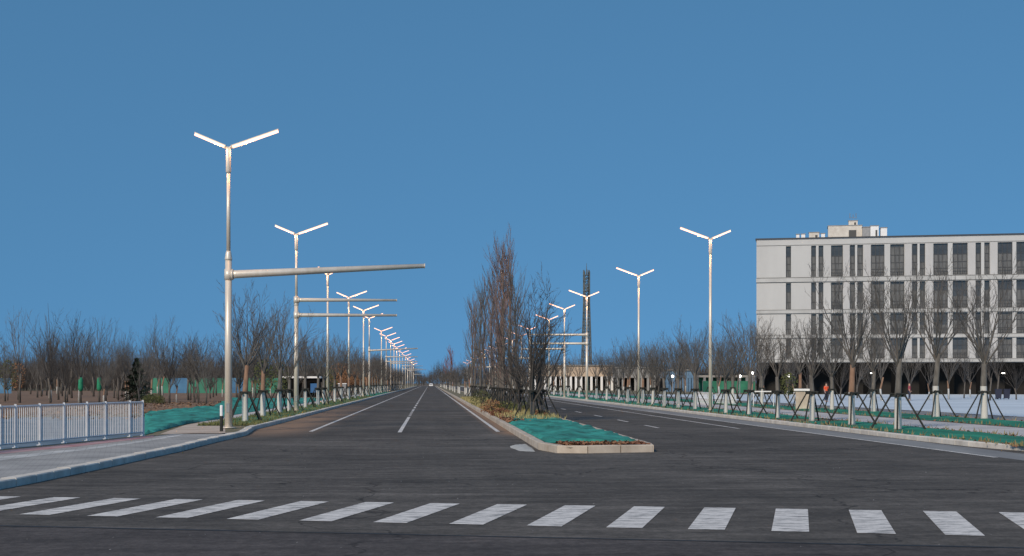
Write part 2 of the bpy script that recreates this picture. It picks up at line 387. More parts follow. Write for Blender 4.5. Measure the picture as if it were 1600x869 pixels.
# sidewalk in front of the railing
side_far = [gz(345, 676), gz(300, 676), gz(268, 677), gz(225, 683), gz(160, 690), gz(60, 700), gz(0, 706)]
fd = (Vector(side_far[-1]) - Vector(side_far[-3])).normalized()
side_far.append((side_far[-1][0] + fd.x * 60, side_far[-1][1] + fd.y * 60 + 3))
near = [p for p in inL if p[1] < 53.5]
struct(sheet('sidewalk', near + side_far, Z1, M['pave']))
def strip_px(name, far_, near_, z, m_): return struct(sheet(name, [gz(*p) for p in far_] + [gz(*p) for p in reversed(near_)], z, m_))
strip_px('sidewalk_border', [(-90, 721), (0, 712.5), (120, 700), (200, 690.5), (285, 677.5)], [(-90, 728.5), (0, 718), (120, 703.5), (200, 693), (285, 679.5)], Z1 + .004, M['pave_light'])
strip_px('red_paving_strip', [(-60, 709), (0, 703), (120, 692), (200, 683), (240, 679)], [(-60, 714.5), (0, 708), (120, 696.5), (200, 687), (240, 682)], Z1 + .004, M['pink'])
struct(sheet('beige_paving', [gz(250, 677), gz(352, 677), gz(352, 655), gz(330, 656), gz(290, 663)], Z1 - .0, M['beige']))
struct(sheet('left_footpath', [(-10.4, 62), (-9.4, 62), (-9.4, 500), (-10.4, 500)], Z1 + .004, M['path']))
plz = [gz(-200, 716), gz(0, 701), gz(120, 690), gz(223, 679), gz(262, 657), gz(262, 652), gz(150, 650), gz(-200, 655)]
struct(sheet('plaza', plz, Z1 + .002, mat('slate blue paving', (.07, .12, .17), .85, (.16, .22, .28), scale=.4)))
struct(sheet('bare_soil', [gz(-700, 652), gz(100, 649), gz(225, 645), gz(340, 634), gz(430, 632), gz(520, 622), gz(560, 611), gz(-700, 609)], Z1, M['soil']))

def net(name, poly, z, m_, label, nx=60, ny=60, amp=.08, seed=0):
    """a loose net laid over the soil: a wrinkled sheet clipped to a polygon"""
    import bmesh
    from mathutils import noise as N
    xs = [p[0] for p in poly]; ys = [p[1] for p in poly]
    bm = bmesh.new(); f = bm.faces.new([bm.verts.new((p[0], p[1], 0)) for p in poly]); bm.normal_update()
    if f.normal.z < 0: bmesh.ops.reverse_faces(bm, faces=[f])
    x0, x1, y0, y1 = min(xs), max(xs), min(ys), max(ys)
    for i in range(1, nx): bmesh.ops.bisect_plane(bm, geom=bm.verts[:] + bm.edges[:] + bm.faces[:], plane_co=(x0 + (x1 - x0) * i / nx, 0, 0), plane_no=(1, 0, 0))
    for i in range(1, ny): bmesh.ops.bisect_plane(bm, geom=bm.verts[:] + bm.edges[:] + bm.faces[:], plane_co=(0, y0 + (y1 - y0) * i / ny, 0), plane_no=(0, 1, 0))
    for v in bm.verts:
        n_ = N.noise(Vector((v.co.x * .9 + seed, v.co.y * .5, 0))) + .5 * N.noise(Vector((v.co.x * 2.3, v.co.y * 1.3 + seed, 5)))
        v.co.z = z + .012 + amp * (.45 + .6 * n_) * (0 if v.is_boundary else 1)
    me = bpy.data.meshes.new(name); bm.to_mesh(me); bm.free(); me.materials.append(m_)
    for p in me.polygons: p.use_smooth = True
    o = bpy.data.objects.new(name, me); COL.objects.link(o); return tag(o, label, 'ground net')
net('dust_net', [gz(226, 679), gz(226, 646), gz(300, 638), gz(345, 634.5), gz(350, 652), gz(345, 654), gz(290, 662), gz(240, 675)], Z1, M['net_teal'],
    'teal dust net spread on soil between the railing end and the nearest lamp', 40, 40, .22, 3)
net('dust_net', [(-10.9, 70), (-10.45, 70), (-10.45, 150), (-21, 150), (-15.5, 102)], Z1, M['net_teal'],
    'teal dust net on the field side of the left footpath behind the staked trees', 30, 60, .2, 7)
net('dust_net', [(-9.35, 57), (-7.12, 57), (-7.12, 260), (-9.35, 260)], Z1, M['net_green'],
    'green dust net strip between the left kerb and the left footpath', 8, 120, .07, 9)

# ------------------------------------------------------------------ right land
kerbR = [(15.5, y) for y in (740, 450, 300, 200, 120, 80, 60, 50, 44)] + [(15.6, 40), (16.1, 36.5), (17.6, 33), (20.5, 30.5), (25, 29), (35, 26.5), (80, 14)]
inR = offset(kerbR, .25)
struct(sheet('verge_right', inR + [(900, 14), (900, 1500), (15.75, 1500)], KZ - .03, M['verge']))
kerb('kerb_right', kerbR, .25, KZ, M['kerb'], seed=5)
def rx(name, x0, x1, y0, y1, z, m_): return struct(sheet(name, [(x0, y0), (x1, y0), (x1, y1), (x0, y1)], z, m_))
rx('right_footpath', 18.9, 22.6, 36, 330, Z1, M['path'])
rx('red_kerb_strip', 26.4, 26.75, 40, 200, Z1 + .004, M['pink'])
rx('grey_path', 26.75, 29.6, 40, 240, Z1, M['gutter'])
struct(sheet('plaza_right', [(29.6, 40), (150, 40), (150, 190), (70, 205), (29.6, 205)], Z1, M['plaza']))
net('dust_net', [(15.9, 36), (18.85, 36), (18.85, 62), (15.9, 62)], Z1, M['net_green'], 'green dust net beside the right kerb in front of the nearest staked trees', 8, 30, .06, 11)
net('dust_net', [(15.9, 66), (18.85, 66), (18.85, 200), (15.9, 200)], Z1, M['net_green'], 'green dust net strip along the right kerb beyond the nearest lamp', 8, 100, .06, 12)
net('dust_net', [(22.7, 38), (26.3, 38), (26.3, 260), (22.7, 260)], Z1, M['net_green'], 'long green dust net strip between the right footpath and the red kerb line', 8, 120, .08, 13)

M['soil_dark'] = mat('dark damp soil', (.09, .055, .04), .95, (.22, .14, .10), scale=1.5, detail=9)
rx('right_soil_edge', 18.6, 18.95, 36, 300, Z1 + .008, M['soil_dark']); rx('right_soil_edge', 22.5, 22.85, 36, 300, Z1 + .008, M['soil_dark'])
rx('right_soil_edge', 29.4, 29.75, 42, 240, Z1 + .008, M['soil_dark'])
# ------------------------------------------------------------------ median
MX0, MX1, MY = 3.0, 6.05, 36.9
mk = [(MX0, 740), (MX0, 300), (MX0, 120), (MX0, 60), (2.98, 38.6), (3.35, 36.75), (3.7, 36.55), (MX1 - .1, 37.25), (MX1, 37.5), (MX1 + .1, 60), (MX1 + .15, 120), (MX1 + .15, 740)]
kerb('kerb_median', mk, .2, .2, M['kerb_tan'], step=.95, seed=8)
im = offset(mk, .18)
struct(sheet('median_soil', im, .15, M['verge']))
net('dust_net', [(3.25, 39.2), (5.85, 39.6), (5.9, 67), (3.25, 67)], .16, M['net_teal'], 'teal dust net over the tip of the planted median', 26, 110, .17, 15)
rnd = random.Random(5)
def scatter(name, n, fn, m_, label, cat, size, up=.3):
    s_ = MB()
    for _ in range(n):
        x, y_, z = fn(); a_ = rnd.uniform(0, 2 * pi); t = rnd.uniform(-up, up); L_ = size * rnd.uniform(.5, 1.4); w = L_ * rnd.uniform(.3, .7)
        u = Vector((cos(a_), sin(a_), t)) * L_; v = Vector((-sin(a_), cos(a_), rnd.uniform(-up, up))) * w; c = Vector((x, y_, z))
        s_.add([c - u, c - v, c + u, c + v], [(0, 1, 2, 3)])
    o = s_.build(name, m_); return tag(o, label, cat, None, 'stuff')
scatter('leaf_litter', 1500, lambda: (rnd.uniform(3.5, 5.9), 37.0 + abs(rnd.gauss(0, 1)) * 1.0 + .35, .17 + rnd.uniform(0, .05)), M['leaf_red'],
        'russet dead leaves and soil along the front kerb of the median', 'leaf litter', .06, .7)
scatter('leaf_litter', 1400, lambda: (3.2 + abs(rnd.gauss(0, .3)), rnd.uniform(58, 85), .17 + rnd.uniform(0, .15)), M['leaf_red'],
        'russet dead leaves along the left edge of the median under the shrubs', 'leaf litter', .08, .8)
def blades(name, n, fn, m_, label, h, cat='grass'):
    s_ = MB()
    for _ in range(n):
        x, y_, z = fn(); a_ = rnd.uniform(0, 2 * pi); hh = h * rnd.uniform(.4, 1.2); w = .02 + hh * .05
        dx, dy = cos(a_) * w, sin(a_) * w; lx, ly = rnd.gauss(0, .3) * hh, rnd.gauss(0, .3) * hh
        s_.add([(x - dx, y_ - dy, z), (x + dx, y_ + dy, z), (x + lx, y_ + ly, z + hh)], [(0, 1, 2)])
    o = s_.build(name, m_); return tag(o, label, cat, None, 'stuff')
M['dry_grass'] = mat('yellow dry grass', (.26, .23, .09), .9, (.42, .36, .18), scale=.8)
blades('dry_grass', 9000, lambda: (rnd.uniform(3.25, 6.0), rnd.uniform(62, 150), .15), M['dry_grass'], 'yellow green winter grass under the median trees', .28)
blades('verge_grass', 9000, lambda: (rnd.uniform(-9.3, -7.0), 57 + 120 * rnd.random() ** 1.6, Z1), mat('olive verge grass', (.08, .10, .03), .9, (.18, .17, .07), scale=.6), 'short olive grass along the left kerb', .14)

blades('verge_weeds', 1500, lambda: (rnd.choice((15.95, 18.8, 22.7, 26.35)) + rnd.gauss(0, .14), 37 + 90 * rnd.random() ** 1.7, Z1 + .02), mat('straw weeds', (.14, .12, .05), .9, (.30, .24, .12), scale=.9), 'straw coloured weeds along the edges of the right nets', .16)
scatter('soil_clods', 1500, lambda: (rnd.choice((16.0, 18.7, 22.75, 26.3)) + rnd.gauss(0, .12), 37 + 70 * rnd.random() ** 1.5, Z1 + rnd.uniform(.01, .05)), M['leaf_red'], 'brown soil clods and leaves beside the right kerb and nets', 'soil clods', .06, .8)
scatter('soil_clods', 1800, lambda: (rnd.uniform(-24, -10.5), 66 + 60 * rnd.random(), Z1 + rnd.uniform(.0, .04)), M['soil'], 'brown clods scattered over the left soil field', 'soil clods', .12, .8)
scatter('asphalt_grit', 1500, lambda: (rnd.uniform(-9, 22), rnd.uniform(15.5, 50), .012 + rnd.uniform(0, .01)), M['gutter'], 'loose grit scattered on the dark asphalt near the crosswalk', 'grit', .014, .4)
# dried mortar spill and small stone at the median
def blob_sheet(name, px, h, m_, label, cat, seed, z=0.0):
    r = random.Random(seed); pts = [g(*p) for p in px]; cx = sum(p[0] for p in pts) / len(pts); cy = sum(p[1] for p in pts) / len(pts)
    fine = []
    for i in range(len(pts)):
        a_, b_ = pts[i], pts[(i + 1) % len(pts)]
        for t in (0, .25, .5, .75):
            fine.append((a_[0] + (b_[0] - a_[0]) * t + r.gauss(0, .03), a_[1] + (b_[1] - a_[1]) * t + r.gauss(0, .06)))
    mb_ = MB(); n = len(fine); vs = [(p[0], p[1], z + .001) for p in fine]
    for k in (.75, .45): vs += [(cx + (p[0] - cx) * k, cy + (p[1] - cy) * k, z + h * (1.2 - k) + r.uniform(0, h * .5)) for p in fine]
    vs.append((cx, cy, z + h)); fs = []
    for L_ in range(2):
        for i in range(n): fs.append((L_ * n + i, L_ * n + (i + 1) % n, (L_ + 1) * n + (i + 1) % n, (L_ + 1) * n + i))
    fs += [(2 * n + i, 2 * n + (i + 1) % n, 3 * n) for i in range(n)]
    return tag(mb_.add(vs, fs).build(name, m_, smooth=True), label, cat)
blob_sheet('mortar_spill', [(795, 698.5), (803, 695.5), (822, 694.5), (836, 706), (812, 705)], .04, M['rubble'], 'pale dried mortar spill on asphalt beside the median kerb', 'mortar spill', 1)
import bmesh
def ball(name, loc, r, m_, parent=None, sc=(1, 1, 1), sub=2):
    bm = bmesh.new(); bmesh.ops.create_icosphere(bm, subdivisions=sub, radius=r)
    for v in bm.verts: v.co = Vector((v.co.x * sc[0], v.co.y * sc[1], v.co.z * sc[2]))
    me = bpy.data.meshes.new(name); bm.to_mesh(me); bm.free(); me.materials.append(m_)
    for p in me.polygons: p.use_smooth = True
    o = bpy.data.objects.new(name, me); COL.objects.link(o); o.location = loc; o.parent = parent; return o
x, y = g(1012, 703.5); tag(ball('stone', (x, y, .05), .085, M['kerb'], sc=(1.1, .8, .8), sub=1), 'small pale stone on asphalt at the right corner of the median tip', 'stone')

# ------------------------------------------------------------------ street lamps
LH = 10.5
def lamp_mesh(sig=(), thick=True):
    """prototype: pole, two lamp arms, signal arms reaching over the road (+x)"""
    r = {}
    zt = LH
    zc = 6.3
    p = MB()
    if thick:
        p.path([(0, 0, 0), (0, 0, .03)], .26, 16); p.path([(0, 0, .03), (0, 0, zc)], [.145, .122], 16)
        p.path([(0, 0, zc), (0, 0, zc + .05), (0, 0, zc + .28), (0, 0, zc + .34)], [.135, .14, .105, .085], 16)
        p.path([(0, 0, zc + .3), (0, 0, zt - .9)], [.078, .07], 12)
    else:
        p.path([(0, 0, 0), (0, 0, .03)], .22, 12); p.path([(0, 0, .03), (0, 0, zt - .9)], [.115, .075], 12)
    p.path([(0, 0, zt - .92), (0, 0, zt - .88), (0, 0, zt - .05), (0, 0, zt + .02)], [.08, .098, .09, .055], 12)
    r['pole'] = p
    return r
PROTO = {}
def make_lamp(kind):
    """kind: tuple of (z, length, rise, r0, r1) signal arms"""
    root = bpy.data.objects.new('street_lamp', None); COL.objects.link(root)
    thick = len(kind) > 0
    lamp_mesh(kind, thick)['pole'].build('pole', M['pole'], root, True)
    d = MB(); d.box((0, -.15 if thick else -.115, .75), (.12, .03, .34)); d.build('access_door', M['grey_metal'], root)
    for sgn, L_, rise in ((1, 1.88, .68), (-1, 1.27, .53)):
        a_ = MB(); tip = Vector((sgn * L_, 0, LH + rise)); o_ = Vector((0, 0, LH)); dd = (tip - o_).normalized(); up = Vector((-dd.z * sgn, 0, abs(dd.x)))
        a_.path([o_ - dd * .05, o_ + dd * (L_ * .3)], [.055, .05], 8)
        # flat housing above the lit strip
        def slab(p_, q_, w, t0, t1):
            yv = Vector((0, w / 2, 0)); return [p_ - yv + up * t0, p_ + yv + up * t0, p_ + yv + up * t1, p_ - yv + up * t1, q_ - yv + up * t0, q_ + yv + up * t0, q_ + yv + up * t1, q_ - yv + up * t1]
        FX = [(0, 1, 2, 3), (7, 6, 5, 4), (0, 4, 5, 1), (1, 5, 6, 2), (2, 6, 7, 3), (3, 7, 4, 0)]
        a_.add(slab(o_ + dd * .12, tip, .17, .035, .07), FX)
        arm = a_.build('lamp_arm', M['pole'], root)
        l_ = MB(); l_.add(slab(o_ + dd * .16, tip - dd * .03, .14, -.045, .033), FX); l_.build('light_strip', M['lit'], arm)
    for sx in (-.55, .75):
        ld = bpy.data.lights.new('lamp_glow', 'POINT'); ld.energy = 50; ld.color = (1, .52, .24); ld.shadow_soft_size = .02
        lo_ = bpy.data.objects.new('lamp_glow', ld); COL.objects.link(lo_); lo_.parent = root; lo_.location = (sx, 0, LH + abs(sx) * .36 - .16)
    for (z, L_, rise, r0, r1) in kind:
        a_ = MB(); a_.path([(.1, 0, z), (.3, 0, z + rise * .04), (L_, 0, z + rise)], [r0 * 1.05, r0, r1], 12); a_.path([(L_ - .0, 0, z + rise), (L_ + .02, 0, z + rise)], r1 * 1.15, 12)
        arm = a_.build('signal_arm', M['pole'], root, True)
        fl = MB(); fl.path([(.13, 0, z), (.18, 0, z)], r0 * 1.35, 12); fl.path([(0, 0, z - .2), (0, 0, z + .2)], .155, 16); fl.build('flange', M['pole'], arm, True)
    return root
def lamp(kind, x, y, flip, label, group, hs=1.0, rz=0.0, z=KZ):
    key = kind
    if key not in PROTO: o = make_lamp(kind); PROTO[key] = o; first = True
    else: o = copy_tree(PROTO[key])
    o.location = (x, y, z); o.rotation_euler = (0, 0, rz + (pi if flip else 0)); o.scale = (1, 1, hs)
    tag(o, label, 'street lamp', group); return o
ARM1 = ((5.76, 7.35, .36, .155, .085),); ARM2 = ((6.62, 5.95, 0, .12, .07), (5.72, 5.95, 0, .12, .07)); ARM3 = ((6.1, 6.6, .3, .12, .08),); ARM5 = ((5.75, 5.2, 0, .12, .07),)
GL, GR = 'street lamps along the left kerb', 'street lamps along the right kerb'
Ltops = [(357, 237, ARM1), (463, 370, ARM2), (512, 432, ()), (545, 467, ()), (568, 487, ()), (577, 499, ARM3), (596, 518.7, ()), (603.5, 526.7, ARM2), (610.5, 533, ARM5), (615.6, 538.5, ()), (620, 543.5, ()),
         (624.5, 548, ()), (629, 552, ARM2), (633.5, 556.5, ()), (637, 560.5, ARM3), (640.5, 564, ()), (643.5, 567, ()), (646, 570, ARM5)]
Ldesc = {0: 'tallest looking street lamp with one long bare signal arm, nearest at left', 1: 'street lamp with two stacked signal arms, second from the camera at left',
         2: 'street lamp with arms turned nearly edge-on, third in the left row', 5: 'left row street lamp with one rising signal arm, sixth from the camera'}
for i, (px, yt, kd) in enumerate(Ltops):
    k = (HY - yt) / 4.69; x, y = at_k(px, k)
    lamp(kd, x, y, False, Ldesc.get(i, '%s street lamp from the camera in the left kerb row' % ordw(i)), GL, rz=radians(58) if i == 2 else 0)
Rtops = [(1110, 377, ()), (998, 434, ()), (917, 466, ARM2), (882, 485, ARM5), (858, 501, ()), (828, 516, ARM5), (814.6, 526, ()), (800.5, 533, ()), (786, 540, ()), (774, 545.5, ARM5), (765, 549.5, ()), (757.5, 553.5, ()),
         (749.5, 558, ()), (742.5, 562, ()), (735.5, 565.5, ARM2), (730, 568.5, ())]
Rdesc = {0: 'street lamp with brightest left arm, nearest in the right kerb row', 2: 'street lamp with two stacked arms in front of the lattice tower'}
for i, (px, yt, kd) in enumerate(Rtops):
    k = (HY - yt) / 4.69; x, y = at_k(px, k)
    lamp(kd, x, y, True, Rdesc.get(i, '%s street lamp from the camera in the right kerb row' % ordw(i)), GR)

# ------------------------------------------------------------------ trees
def rv(r): return Vector((r.gauss(0, 1), r.gauss(0, 1), r.gauss(0, 1)))
def grow(mb_, r, p, d, L_, rad, lvl, P):
    """one branch with its own side branches; P = parameters per level"""
    n = 5 if lvl < 2 else 3
    pts = [p]; ds = []; q = p.copy(); dd = d.copy()
    for i in range(n):
        dd = (dd + rv(r) * P['wob'] + Vector((0, 0, P['up']))).normalized(); q = q + dd * (L_ / n); pts.append(q.copy()); ds.append(dd.copy())
    mb_.path(pts, [rad * (1 - .82 * i / n) for i in range(n + 1)], 5 if lvl == 0 else 3, False)
    if lvl < P['depth']:
        c = P['kids'][lvl]
        for j in range(c):
            t = P['t0'] + (1 - P['t0']) * (j + r.random()) / c; i = min(int(t * n), n - 1); base = pts[i].lerp(pts[i + 1], t * n - i)
            ax = ds[i]; side = (rv(r)); side = (side - ax * side.dot(ax)).normalized()
            an = radians(r.uniform(*P['ang'])); nd = (ax * cos(an) + side * sin(an)).normalized()
            grow(mb_, r, base, nd, L_ * r.uniform(*P['len']) * (1.15 - .5 * t), max(rad * (1 - .8 * t) * .6, P['rmin']), lvl + 1, P)
def tree_mesh(seed, kind):
    r = random.Random(seed); tr = MB(); cr = MB()
    if kind == 'street':
        Hf = r.uniform(2.1, 2.5); tr.path([(0, 0, 0), (0, 0, .1), (r.gauss(0, .02), r.gauss(0, .02), 1.2), (r.gauss(0, .04), r.gauss(0, .04), Hf)], [.16, .13, .115, .085], 10)
        P = dict(wob=.05, up=.06, depth=3, kids=(7, 4, 3), t0=.15, ang=(14, 34), len=(.38, .58), rmin=.0062)
        for j in range(9):
            az_ = 2 * pi * j / 9 + r.uniform(-.3, .3); an = radians(r.uniform(14, 38)); d = Vector((cos(az_) * sin(an), sin(az_) * sin(an), cos(an)))
            grow(cr, r, Vector((0, 0, Hf - r.uniform(0, .35))), d, r.uniform(2.0, 3.2), .034, 0, P)
    elif kind == 'tall':
        Ht = 11.0; pts = [Vector((r.gauss(0, .05) * i * .3, r.gauss(0, .05) * i * .3, Ht * .93 * i / 8)) for i in range(9)]
        tr.path(pts, [.15 * (1 - .9 * i / 8) for i in range(9)], 8)
        P = dict(wob=.03, up=.09, depth=2, kids=(5, 4), t0=.15, ang=(8, 24), len=(.35, .6), rmin=.010)
        for j in range(30):
            t = (j + r.random()) / 30; z = 1.5 + t * (Ht - 3.0); az_ = r.uniform(0, 2 * pi); an = radians(r.uniform(12, 32)); d = Vector((cos(az_) * sin(an), sin(az_) * sin(an), cos(an)))
            i = min(int(z / (Ht * .93) * 8), 7)
            grow(cr, r, pts[i].lerp(pts[i + 1], z / (Ht * .93) * 8 - i), d, (3.3 if t < .6 else 3.3 - 2.6 * (t - .6)) * r.uniform(.6, 1), .032, 0, P)
    elif kind == 'field':
        Hf = r.uniform(1.6, 3.0); tr.path([(0, 0, 0), (r.gauss(0, .05), r.gauss(0, .05), Hf * .5), (r.gauss(0, .1), r.gauss(0, .1), Hf)], [.13, .10, .085], 7)
        P = dict(wob=.05, up=.06, depth=2, kids=(7, 4), t0=.15, ang=(14, 38), len=(.3, .62), rmin=.0125)
        for j in range(r.choice((6, 8, 10))):
            az_ = r.uniform(0, 2 * pi); an = radians(r.uniform(8, 42)); d = Vector((cos(az_) * sin(an), sin(az_) * sin(an), cos(an)))
            grow(cr, r, Vector((0, 0, Hf - r.uniform(0, .5))), d, r.uniform(2.6, 5.4), .038, 0, P)
    elif kind == 'bush':
        Hf = .8; tr.path([(0, 0, 0), (0, 0, Hf)], [.14, .12], 8)
        P = dict(wob=.10, up=.05, depth=3, kids=(7, 5, 3), t0=.15, ang=(18, 45), len=(.38, .6), rmin=.010)
        for j in range(8):
            az_ = 2 * pi * j / 8 + r.uniform(-.3, .3); an = radians(r.uniform(6, 30)); d = Vector((cos(az_) * sin(an), sin(az_) * sin(an), cos(an)))
            grow(cr, r, Vector((0, 0, Hf - r.uniform(0, .3))), d, r.uniform(3.2, 5.0), .06, 0, P)
    return tr, cr
VAR = {}
def make_variants(kind, n, trunk_m, crown_ms):
    out_ = []
    for i in range(n):
        tr, cr = tree_mesh(hash((len(kind), kind[0], i)) % 9999 if False else (ord(kind[0]) * 31 + i * 7 + len(kind)), kind)
        mt = bpy.data.meshes.new('trunk'); mt.from_pydata(tr.v, [], tr.f); mt.materials.append(trunk_m[i % len(trunk_m)]); mt.polygons.foreach_set('use_smooth', [True] * len(mt.polygons))
        mc = bpy.data.meshes.new('crown'); mc.from_pydata(cr.v, [], cr.f); mc.materials.append(crown_ms[i % len(crown_ms)]); mc.polygons.foreach_set('use_smooth', [True] * len(mc.polygons))
        out_.append((mt, mc))
    VAR[kind] = out_
make_variants('street', 8, [M['bark'], M['bark'], M['bark'], M['bark_tan']], [M['twig']])
make_variants('tall', 5, [M['bark_plain']], [M['twig_red'], M['twig'], M['twig_red'], M['twig']])
make_variants('field', 11, [M['bark_plain'], M['bark_plain'], M['bark_tan']], [M['twig'], M['twig_dark'], M['twig']])
make_variants('bush', 2, [M['bark_plain']], [M['twig_dark']])
tr_r = random.Random(77)
def tree(kind, x, y, label, group, s=1.0, sz=1.0, z=KZ - .03, name='bare_tree', vi=None, cat='tree', rz=None, lean=0):
    root = empty(name, (x, y, z), tr_r.uniform(0, 2 * pi) if rz is None else rz, label, cat, group)
    root.scale = (s, s, s * sz)
    if lean: root.rotation_euler = (lean, 0, root.rotation_euler[2])
    mt, mc = VAR[kind][tr_r.randrange(len(VAR[kind])) if vi is None else vi]
    for nm, me in (('trunk', mt), ('crown', mc)):
        o = bpy.data.objects.new(nm, me); COL.objects.link(o); o.parent = root
    return root
SP = []
def support(x, y, label, group, rz=0.0, h=1.3, rad=.98, z=KZ - .03):
    if not SP:
        root = bpy.data.objects.new('tree_support', None); COL.objects.link(root)
        for k in range(4):
            a_ = pi / 4 + k * pi / 2; l_ = MB(); l_.path([(cos(a_) * rad, sin(a_) * rad, 0), (cos(a_) * .2, sin(a_) * .2, h + .05)], [.038, .034], 6); l_.build('leg', M['stake'], root)
        c = MB()
        for k in range(4):
            a_ = k * pi / 2; dx, dy = cos(a_), sin(a_); c.path([(dx * .15 - dy * .23, dy * .15 + dx * .23, h - .05 + (k % 2) * .06), (dx * .15 + dy * .23, dy * .15 - dx * .23, h - .05 + (k % 2) * .06)], .045, 6)
        c.build('crossbars', M['stake'], root)
        SP.append(root); o = root
    else: o = copy_tree(SP[0])
    o.location = (x, y, z); o.rotation_euler = (0, 0, rz); tag(o, label, 'tree support', group); return o

# left kerb row
Lx = [(383, 66.7), (411, 57.7), (437, 51.7), (452, 48.5), (477, 43), (497, 38.3), (506, 36.2), (523, 33), (533, 30.8), (545, 28.5), (555, 26.3), (563, 24.6)]
Lpos = [at_k(*p) for p in Lx]
y = 176
while y < 420: Lpos.append((-8.35, y)); y += 8 + y * .01
GT, GS = 'bare trees along the left kerb', 'timber supports of the left kerb trees'
for i, (x, y) in enumerate(Lpos):
    tree('street', x, y, 'lime-washed bare tree, %s from the camera along the left kerb' % ordw(i), GT, s=tr_r.uniform(.92, 1.08), vi=3 if i == 0 else None)
    support(x, y, 'dark timber support around the %s tree along the left kerb' % ordw(i), GS, tr_r.uniform(-.2, .2) + .3)
# right kerb row
Rx = [(1403, 79.5), (1331, 71.5), (1268.6, 64.5), (1215, 60), (1170.5, 54), (1134, 51.5), (1086, 45), (1060, 42.5), (1038, 40.2), (1020, 37.3), (1004.7, 35.5), (981, 32.6), (966.8, 30.8), (948, 29), (932, 27.5), (905, 25)]
Rpos = [at_k(*p) for p in Rx]
y = 172
while y < 420: Rpos.append((16.9, y)); y += 8 + y * .01
GT2, GS2 = 'bare trees along the right kerb', 'timber supports of the right kerb trees'
for i, (x, y) in enumerate(Rpos):
    tree('street', x, y, 'lime-washed bare tree, %s from the camera along the right kerb' % ordw(i), GT2, s=(1.08 if i < 2 else .93) * tr_r.uniform(.96, 1.06), sz=1.0)
    support(x, y, 'dark timber support around the %s tree along the right kerb' % ordw(i), GS2, tr_r.uniform(-.25, .25) + .2)
# second right row behind the footpath
R2 = [(1538, 62), (1463, 59), (1365, 50), (1300, 46), (1250, 42.5), (1190, 38), (1145, 35), (1110, 32)]
for i, p in enumerate(R2):
    x, y = at_k(*p); tree('street', x, y, 'bare tree, %s from the right in the row behind the right footpath' % ordw(i), 'bare trees behind the right footpath', s=(1.3 if i < 2 else 1.05) * tr_r.uniform(.97, 1.05))
    support(x, y, 'dark timber support of the %s tree behind the right footpath' % ordw(i), 'timber supports behind the right footpath', tr_r.uniform(-.25, .25))
# young thin trees in front of the pale building
for i in range(22):
    px = 1130 + i * 23 + tr_r.uniform(-9, 9); x, y = at_k(px, tr_r.uniform(22, 30))
    tree('field', x, y, 'thin bare sapling on the pale plaza before the dark arcade', 'saplings before the arcade', s=tr_r.uniform(.65, .95), name='bare_sapling')
# median
Mp = [(832, 61, 'bush', 1.0), (812, 55, 'bush', .85), (846, 57.5, 'bush', .72), (797, 47, 'tall', .97), (786, 43.5, 'tall', .98)]
for i, (px, k, kd, s) in enumerate(Mp):
    x, y = at_k(px, k); tree(kd, x, y, ['dark many-branched bare tree nearest the tip of the median', 'dark spreading bare tree second on the median', 'smaller dark bare tree at the right edge of the median',
        'tallest reddish upright bare tree on the median', 'tall upright bare tree just behind the tallest on the median'][i], 'bare trees on the median', s=s, z=.15, vi=0 if kd == 'tall' else i % 2)
    support(x, y, ['stake support around the dark tree nearest the median tip', 'stake support around the second dark median tree', 'stake support around the smaller dark median tree',
        'stake support around the tallest median tree', 'stake support just behind that of the tallest median tree'][i], 'stake supports on the median', .3, z=.15)
MT = [(806, 49.5, .72), (782, 43, 1.0), (778, 40, .90), (770, 37.5, .86), (757, 32, .97), (751, 30, 1.0), (742, 26.5, .98), (738, 25, 1.0)]
for i, (px, k, s) in enumerate(MT):
    x, y = at_k(px, k); tree('tall', x, y, 'upright bare tree, %s in the median clump besides the tallest two' % ordw(i), 'bare trees on the median', s=s, z=.15, vi=[1, 4, 3, 2, 1, 3, 0, 1, 2, 3][i])
    support(x, y, 'stake support of the upright median tree %s in the clump' % ordw(i), 'stake supports on the median', .3, z=.15)
y = 172; i = 0
while y < 600:
    x = 4.6 + tr_r.uniform(-.4, .4)
    tree('street', x, y, 'small bare median tree, %s beyond the tall clump' % ordw(i), 'small bare trees on the far median', s=tr_r.uniform(.8, .95), z=.15)
    y += 9 + y * .03; i += 1
# low shrubs on the median
def shrub(name, x, y, z, R_, h, m_, label, n=700, group=None, cat='shrub', leaf=.05, seed=0):
    r = random.Random(seed); root = empty(name, (x, y, z), 0, label, cat, group); st = MB(); fo = MB()
    for j in range(14):
        a_ = r.uniform(0, 2 * pi); t = r.uniform(.1, .9); st.path([(0, 0, 0), (cos(a_) * R_ * t * .5, sin(a_) * R_ * t * .5, h * .5), (cos(a_) * R_ * t, sin(a_) * R_ * t, h * r.uniform(.7, 1))], [.02, .012, .005], 4)
    for j in range(n):
        a_ = r.uniform(0, 2 * pi); q = R_ * sqrt(r.random()) * r.uniform(.7, 1.1); zz = h * (.12 + .88 * r.random()) * (1 - .5 * (q / R_) ** 2)
        c = Vector((cos(a_) * q, sin(a_) * q, zz)); u = rv(r).normalized() * leaf * r.uniform(.6, 1.5); v = u.cross(rv(r)).normalized() * leaf * .5
        fo.add([c - u, c - v, c + u, c + v], [(0, 1, 2, 3)])
    st.build('stems', M['bark_plain'], root); fo.build('foliage', m_, root); return root
